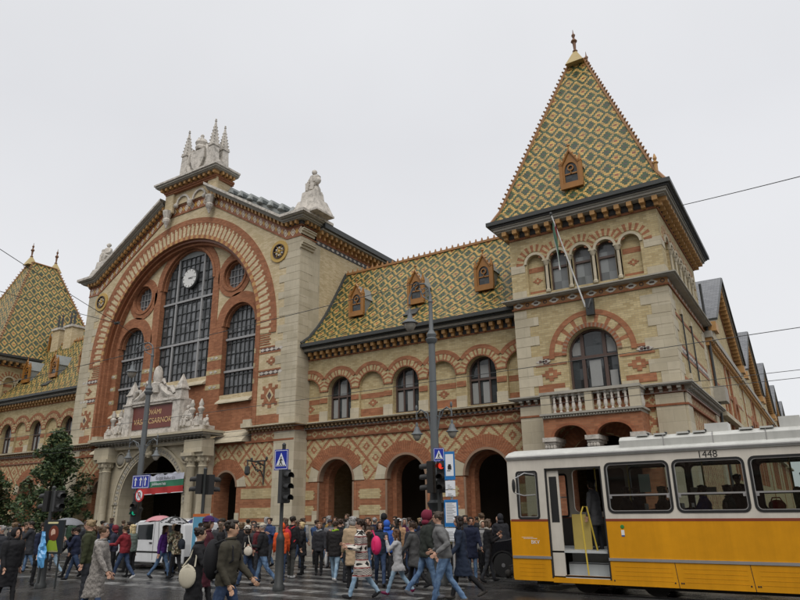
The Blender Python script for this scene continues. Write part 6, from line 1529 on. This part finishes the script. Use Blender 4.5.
P('person in an orange hooded jacket and jeans right of the signal post',-13.97,15.4,1.58,100,(.62,.085,.02),.80,'ddenim',(.03,.08,.3),hat=('hood',(.62,.085,.02)),arms=((-5,30),(5,30)))
p23=P('tall man in black jacket wearing a red backpack, seen from behind',-14.2,16.1,1.76,75,BK,.82,(.07,.07,.065),(.6,.6,.6),hair=(.02,.015,.01),pose='stand')
backpack(p23,1.76,(.42,.02,.03),'red backpack on the tall man in black')
P('blonde woman in a short black coat and black tights facing left',-14.6,17.1,1.57,200,BK,.62,BK,hair=(.45,.34,.18),hs='bob',fem=True,arms=((10,70,4,20),(8,60,4,15)))
p25=P('woman in open black jacket and grey shirt carrying a white bag',-14.0,17.2,1.56,-85,(.03,.03,.035),.78,BK,hair=(.16,.09,.05),hs='bob',scarf=(.25,.27,.29),fem=True)
tote(p25,1.56,(.62,.62,.62),'white plastic carrier bag hanging beside the woman in black trousers',1,.52,.0,.13,.24,False)
P('person in a black furry jacket and pale jeans, back to the viewer',-12.2,15.7,1.60,85,(.016,.014,.014),.72,'ldenim',(.6,.6,.6),hair=(.05,.03,.02),hs='short',scarf=(.25,.42,.03),stocky=1.15,pose='step')
P('man in a dark grey jacket right behind the black furry jacket',-13.4,18.0,1.60,-60,(.06,.06,.06),leg=DK,hair=(.18,.17,.16))
P('grey haired person in a beige coat left of the zigzag patterned coat',-10.9,14.8,1.76,120,(.38,.28,.18),.55,BK,hair=(.30,.29,.28),hs='bob')
p29=P('woman in a long black and white zigzag patterned coat and pale jeans',-9.5,13.25,1.76,185,'aztec',.50,'ldenim',hair=(.025,.015,.01),hs='pony',fem=True,pose='walk',ph=1,arms=((10,95,6,25),(14,80,4,20)),stocky=1.12)
q=MB(); q.ell((0,0,0),(.13,.10,.21),14,10); q.box(-.02,.02,-.12,-.09,-.1,.1)
o=q.build('backpack',cmat((.60,.02,.12),.6),smooth=True); o.location=(-9.05,13.2,1.12); tag(o,'bright pink backpack carried beside the zigzag coat','backpack')
q=MB(); q.tube([(-.03,0,.18),(-.1,.0,.32),(-.16,.02,.30)],.016,6); k=q.build('strap',cmat((.60,.02,.12),.6)); k.parent=o
P('person in a bright blue hood behind the pink backpack',-11.0,16.6,1.62,100,(.03,.10,.42),.8,DK,hat=('hood',(.03,.10,.42)))
P('woman with glasses in a dark denim jacket facing the viewer',-10.5,15.5,1.66,-85,(.02,.03,.05),.86,'ddenim',hair=(.035,.02,.015),hs='bob',pose='walk',ph=1,fem=True)
P('person in black with raised hood in the crowd beneath the second arch',-13.06,19.5,1.78,90,BK,.6,BK,hat=('hood',BK))
P('man in white cap and pale orange jacket in the crowd',-11.85,18.55,1.64,-60,(.50,.30,.17),leg=DK,hat=('cap',(.7,.7,.7)),skin=SKIN2)
P('grey haired woman in a grey coat behind the girl in the pale coat',-11.4,17.3,1.52,190,(.09,.09,.095),.5,DK,hair=(.32,.31,.30),hs='bob',fem=True)
P('girl in a pale grey coat with maroon shoes, hand to her face',-9.1,14.2,1.50,180,(.36,.36,.37),.66,'ldenim',(.14,.01,.05),hair=(.10,.05,.025),hs='long',pose='walk',ph=1,arms=((50,125,2,12),(-12,20)),fem=True)
P('woman with long dark hair in open black jacket and blue shirt',-9.75,16.0,1.62,-95,(.02,.022,.03),.6,'ddenim',hair=(.02,.014,.012),hs='long',scarf=(.04,.08,.18),fem=True,arms=((10,80,4,15),(6,12)))
P('man in maroon hood, dark green jacket and blue jeans walking right',-8.15,13.95,1.92,10,(.025,.03,.025),.80,'denim',(.12,.12,.13),hat=('hood',(.15,.015,.035)),pose='walk',ph=-1,arms=((10,40),(-8,40)))
P('man in a grey jacket and blue jeans leaning forward, hand at waist',-7.15,13.0,1.90,175,(.13,.13,.13),.90,'denim',(.10,.09,.08),hair=(.05,.035,.025),pose='walk',ph=1,arms=((-28,85,16,-10),(-20,80,12,15)),lean=9,stocky=1.1)
P('woman in a long navy coat and boots behind the man in grey',-7.35,14.2,1.80,185,(.014,.022,.042),.50,BK,(.05,.045,.04),hair=(.02,.014,.012),hs='long',pose='walk',ph=-1,fem=True)
p40=P('man with short hair in dark jacket at the left side of the third arch',-9.89,19.4,1.71,-90,DK,leg=DK,hair=(.05,.04,.03))
P('person in a black jacket looking down beside the stop sign pole',-9.6,18.6,1.58,-110,BK,leg=DK,hair=(.02,.014,.01),arms=PHONE)
P('man in a black jacket facing the hall before the third arch',-9.68,20.18,1.76,80,BK,leg=DK,hair=(.08,.05,.03),stocky=1.1)
P('person in dark hooded coat right of the man facing the hall',-9.2,20.6,1.72,95,(.02,.02,.024),.6,DK,hat=('hood',(.02,.02,.024)))
P('person with a beige hood in a grey jacket next to the black car',-9.05,18.9,1.55,-70,(.20,.20,.20),leg=BK,hat=('hood',(.42,.36,.28)))
# --- waiting crowd along the arcade
crowd=[(-16.83,21.0,'man in a dark jacket before the first arch, by its left edge'),(-15.51,21.3,'man in a charcoal coat before the pier between first and second arch'),(-14.51,20.0,'woman in brown coat left of the second arch'),(-13.98,20.3,'man in a navy coat left of centre of the second arch'),(-13.78,21.4,'bare headed man inside the second arch, next to the black hood'),(-13.0,21.0,'man in a grey jacket before the second arch right half'),(-13.22,22.2,'fair haired person deep in the second arch'),(-17.11,22.0,'person in dark green by the wall under the first arch'),(-9.67,21.4,'bald man in the third arch crowd'),(-10.68,22.0,'man in brown jacket at the back of the third arch crowd'),(-11.61,22.0,'person in black beside the lamp base, left of the third arch'),(-17.36,23.2,'tall man entering the first arch'),(-16.2,18.9,'woman in blue coat near the first bollard'),(-12.3,19.6,'woman in plum coat between the white cap and the lamp'),(-11.0,20.7,'man in khaki jacket close to the lamp base'),(-10.2,21.2,'fair haired woman just left of the third arch centre'),(-12.6,22.6,'man in black entering the second arch'),(-18.3,21.4,'person in pale grey under the first arch left side'),(-15.0,22.3,'dark haired person against the pier right of the first arch'),(-14.2,18.9,'short person in a teal coat between the carrier bag and the fur jacket')]
cc=[DK,(.05,.05,.055),(.12,.07,.04),NAVY,(.03,.03,.03),(.14,.14,.15),BK,(.03,.05,.035),(.04,.04,.05),(.13,.08,.045),BK,(.05,.04,.035),(.04,.08,.16),(.08,.02,.06),(.12,.11,.06),(.18,.12,.08),BK,(.30,.30,.30),DK,(.03,.10,.11)]
hc=[(.03,.02,.015),(.09,.06,.04),(.05,.03,.02),(.25,.24,.23),(.02,.015,.01),(.14,.09,.05),(.35,.26,.15)]
rr=random.Random(9)
for k,(x,y,lb) in enumerate(crowd):
    fem='woman' in lb; P(lb,x,y,[1.66,1.62,1.58,1.64][k%4]+(.1 if 'tall' in lb else 0),[-90,-60,180,95,-120,20,-80][k%7],cc[k],.84 if k%3 else .62,[DK,'ddenim',BK][k%3],hair=(.30,.22,.12) if 'fair' in lb else hc[k%5],hs='bald' if 'bald' in lb else ('long' if fem and k%2 else ('bob' if fem else 'short')),fem=fem,vox=.026,skin=SKIN if k%3 else SKIN2,arms=[None,TALK,PHONE,HOLD][k%4],group='people waiting in front of the arcade arches')
for k,(x,y,lb,c) in enumerate(((-24.6,14.6,'person in black behind the dark poster at the left',BK),(-25.75,14.2,'person in a brown jacket far left behind the navy jacket',(.10,.06,.04)),(-23.4,15.2,'man in a dark coat left of the tweed coat in the background',DK),(-27.5,16.5,'person in a grey coat at the far left edge of the crowd',(.12,.12,.12)),(-26.4,17.8,'person in navy near the tree at the left',NAVY),(-17.0,18.1,'person in blue standing behind the beige cap man',(.03,.05,.12)),(-28.6,20.4,'person in black before the portal left column',BK),(-26.9,21.2,'person in green before the dark portal opening',(.05,.08,.05)))):
    P(lb,x,y,1.58+.04*(k%3),[-60,0,180,190,20,-90,80,90][k],c,.84 if k%2 else .6,DK,hair=hc[k%5],vox=.026,arms=[None,PHONE,TALK][k%3],pose='step' if k%2 else 'stand')

more=[(-19.2,21.3,'man in a green parka near the pier at the right edge of the gable'),(-18.0,20.1,'woman in a maroon coat left of the first arch'),(-16.6,20.2,'man in a blue jacket, second row before the first arch'),(-15.9,20.0,'woman in a mustard coat right of the first arch axis'),(-15.3,19.4,'man in a checked grey cap before the first pier'),(-14.9,21.2,'woman in black quilted coat by the first pier'),(-13.5,19.2,'woman in sky blue coat before the second arch'),(-12.9,18.3,'man in a dark brown coat left of the white cap'),(-12.0,20.6,'boy in a red anorak before the second arch'),(-11.4,19.4,'woman in a navy raincoat beside the pale orange jacket'),(-10.8,18.2,'man with folded arms left of the lamp base'),(-8.3,21.3,'person in dark blue by the right jamb of the third arch'),(-8.9,22.1,'woman in grey inside the third arch'),(-12.0,22.6,'man in navy beside the second arch right jamb'),(-18.9,19.2,'man in dark grey behind the tall man with the red backpack'),(-17.6,18.6,'woman in an olive coat behind the orange jacket'),(-20.4,20.4,'man in black before the narrow door right of the portal'),(-22.3,20.6,'woman in a burgundy coat before the narrow door right of the portal'),(-24.5,21.2,'man in grey before the right portal columns'),(-31.0,21.4,'woman in navy in front of the left portal column'),(-33.0,20.8,'man in a black coat under the larger tree'),(-29.8,18.6,'woman in dark green left of the lamp with signs'),(-27.3,14.8,'man in navy cap at the left edge, before the smaller tree'),(-23.0,12.3,'person in black between the leaning signal and the striding man')]
c2=[(.04,.07,.04),(.10,.02,.03),(.03,.06,.14),(.26,.16,.04),(.12,.12,.13),BK,(.12,.22,.32),(.05,.03,.02),(.28,.03,.03),NAVY,DK,NAVY,(.12,.12,.12),NAVY,(.05,.05,.05),(.08,.08,.04),BK,(.12,.02,.03),(.12,.12,.12),NAVY,BK,(.03,.06,.035),DK,BK]
for k,(x,y,lb) in enumerate(more):
    fem='woman' in lb; P(lb,x,y,1.45 if 'boy' in lb else [1.60,1.64,1.57,1.68][k%4],[-80,170,90,10,-110,60,-40][k%7],c2[k],.82 if k%3 else .6,[DK,'ddenim',BK,'denim'][k%4],hair=hc[k%6],hs='long' if fem and k%2 else ('bob' if fem else 'short'),hat=('cap',(.05,.05,.07)) if 'cap' in lb and 'white' not in lb else None,fem=fem,vox=.027,skin=SKIN if k%4 else SKIN2,arms=[TALK,None,HOLD,PHONE,None][k%5],pose='step' if k%3==0 else 'stand')

third=[(-21.6,18.4,'man in black just behind the rear corner of the white van',BK),(-20.0,18.9,'woman in a camel coat above the van roof line',(.30,.21,.12)),(-18.6,17.4,'man in a steel blue anorak right of the white van',(.08,.13,.20)),(-17.3,17.0,'woman in a black coat in the gap before the orange jacket',BK),(-16.3,16.6,'man in brown leather jacket left of the tall man with the red backpack',(.09,.045,.025)),(-15.6,18.0,'woman in a red scarf coat behind the blonde woman',(.05,.05,.06)),(-12.9,16.9,'man in a black padded jacket right of the furry jacket',BK),(-11.9,15.9,'woman in a dark green parka between the beige coat and the blue hood',(.03,.055,.035)),(-11.6,18.1,'man in charcoal suit behind the grey haired woman',DK),(-10.4,17.1,'woman in a beige trench coat left of the open black jacket woman',(.34,.27,.18)),(-8.9,17.8,'man in a dark blue jacket between the lamp base and the navy coat',NAVY),(-8.2,17.4,'woman in black with pale scarf behind the long navy coat',BK),(-9.3,15.3,'man in dark grey just behind the maroon hood',(.06,.06,.06)),(-22.9,15.6,'woman in dark coat with pale scarf left of the van front',BK),(-24.2,13.6,'man in a dark jacket right of the leaning signal',DK),(-25.0,16.2,'woman in a pale grey coat beyond the grey umbrella',(.34,.34,.35)),(-29.6,19.6,'man in brown before the left door of the hall',(.10,.06,.035)),(-34.8,20.4,'woman in black in front of the larger tree',BK),(-31.9,18.9,'man in a beige jacket at the far left crowd',(.30,.24,.16)),(-22.0,11.2,'man in dark blue behind the leaning signal pole',NAVY),(-20.6,15.0,'man in a black coat crossing in front of the van front wheel',BK),(-18.7,15.3,'woman in a dark olive coat crossing before the rear half of the van',(.05,.055,.03)),(-16.4,15.2,'man in a dark grey coat just right of the black and white umbrella',(.06,.06,.065)),(-15.5,14.4,'woman in black between the sky blue poster and the pale beanie',BK)]
for k,(x,y,lb,c) in enumerate(third):
    fem='woman' in lb; P(lb,x,y,[1.62,1.58,1.68,1.60][k%4],[175,-20,200,85,-75,10][k%6],c,.82 if k%2 else .6,[BK,'ddenim','denim',DK][k%4],hair=hc[(k+2)%6],hs=('long' if k%3 else 'bob') if fem else 'short',fem=fem,vox=.026,scarf=(.4,.38,.35) if 'pale scarf' in lb else ((.35,.03,.03) if 'red scarf' in lb else None),arms=[None,HOLD,None,TALK,PHONE][k%5],pose=['walk','stand','step'][k%3],ph=1 if k%2 else -1)
# --- in the tram
TF=.86
P('passenger in a grey coat standing just inside the open tram door',-4.95,16.85,1.66,170,(.07,.07,.075),.62,DK,hair=(.02,.015,.01),hs='bob',z0=TF,vox=.024)
seats=[(-4.1,16.4,'seated passenger in black at the left end of the first tram window',BK,'short',None),(-3.15,16.95,'seated passenger in dark coat by the right end of the first tram window',DK,'bob',None),(-3.85,16.45,'seated passenger in navy at the first tram window',NAVY,'short',None),(-3.3,16.55,'seated passenger with fair hair at the first tram window',(.10,.08,.06),'long',None),(-2.35,16.5,'seated passenger in a royal blue jacket at the second tram window',(.03,.05,.28),'short',None),(-1.95,16.9,'seated passenger in dark green at the second tram window',(.01,.06,.055),'bob',None),(-1.62,16.5,'seated passenger in black holding a hand to the cheek, second tram window',BK,'bob',PHONE),(.45,16.6,'seated passenger in plum coat at the right hand tram window',(.10,.015,.05),'bob',None)]
for x,y,lb,c,hs_,ar in seats: P(lb,x,y,1.66,0 if 'royal' not in lb else 180,c,.86,DK,hair=(.30,.22,.13) if 'fair' in lb else (.02,.015,.012),hs=hs_,pose='sit',arms=ar,z0=TF+.13,vox=.024,skin=SKIN2)
p=P('passenger in a black jacket standing with his back to the third tram window',-.35,16.75,1.78,80,BK,.82,DK,hair=(.012,.01,.01),z0=TF-.12,vox=.024,stocky=1.15)
P('passenger standing behind the seats at the second tram window',-1.75,17.6,1.70,-90,BK,.8,DK,hair=(.02,.015,.012),z0=TF,vox=.024)
q=MB(); q.ell((0,0,0),(.17,.11,.13),14,10); o=q.build('backpack',cmat((.55,.02,.03),.7),smooth=True); o.location=(-.95,16.45,1.86); tag(o,'red bag behind the third tram window','bag')
q=MB(); q.tube([(-.12,0,.06),(-.07,0,.17),(.07,0,.17),(.12,0,.06)],.014,6); k=q.build('strap',cmat((.55,.02,.03),.7)); k.parent=o
# ================================================================= unseen houses added behind the viewpoint to block low sky light and feed reflections
HC=[plain('render_ochre',(.36,.29,.18),.9),plain('render_grey',(.30,.29,.27),.9),plain('render_rose',(.36,.25,.20),.9)]
for k,(x0,x1,hh,lb) in enumerate(((-82,-56,17,'unseen ochre town house added behind the viewer at the far end of the square'),(-55.8,-30,19.5,'unseen grey town house with five storeys added behind the viewer'),(-29.8,-4,18,'unseen rose town house added directly behind the viewer'),(-3.8,22,20,'unseen tall ochre town house added behind the viewer to the right'),(22.2,50,17.5,'unseen grey town house added at the right end behind the viewer'))):
    e=empty('unseen_house',((x0+x1)/2,-34,GZ)); tag(e,lb,'house','unseen town houses added behind the viewer'); bpy.context.view_layer.update()
    w=MB(); w.box(x0,x1,-46,-34,GZ,hh,0); w.box(x0,x1,-46.4,-33.4,hh,hh+.5,1)
    for z in (4.2,): w.box(x0,x1,-34,-33.75,z,z+.3,1)
    own(w.build('wall',[HC[k%3],MSD]),e)
    r=MB(); r.face([(x0,-33.4,hh+.5),(x1,-33.4,hh+.5),(x1,-40,hh+4),(x0,-40,hh+4)]); r.face([(x1,-46.4,hh+.5),(x0,-46.4,hh+.5),(x0,-40,hh+4),(x1,-40,hh+4)]); own(r.build('roof',MSL),e)
    n=int((x1-x0)/3.1); first=None
    for i in range(n):
        for z in (5.4,8.7,12.0,15.0)[:4 if hh>18 else 3]:
            if first is None:
                m=MB(); m.box(-.7,.7,0,.12,-.1,0,0); m.box(-.7,.7,0,.05,0,2.0,1); m.box(-.62,-.5,.05,.08,0,2.0,0); m.box(.5,.62,.05,.08,0,2.0,0); m.box(-.04,.04,.05,.08,0,2,0); first=m.build('window',[MSW,MGL]); o=first
            else: o=first.copy(); COL.objects.link(o)
            o.parent=e; o.matrix_parent_inverse=Matrix.Translation(-e.location); o.location=(x0+(i+.5)*(x1-x0)/n,-34,z)
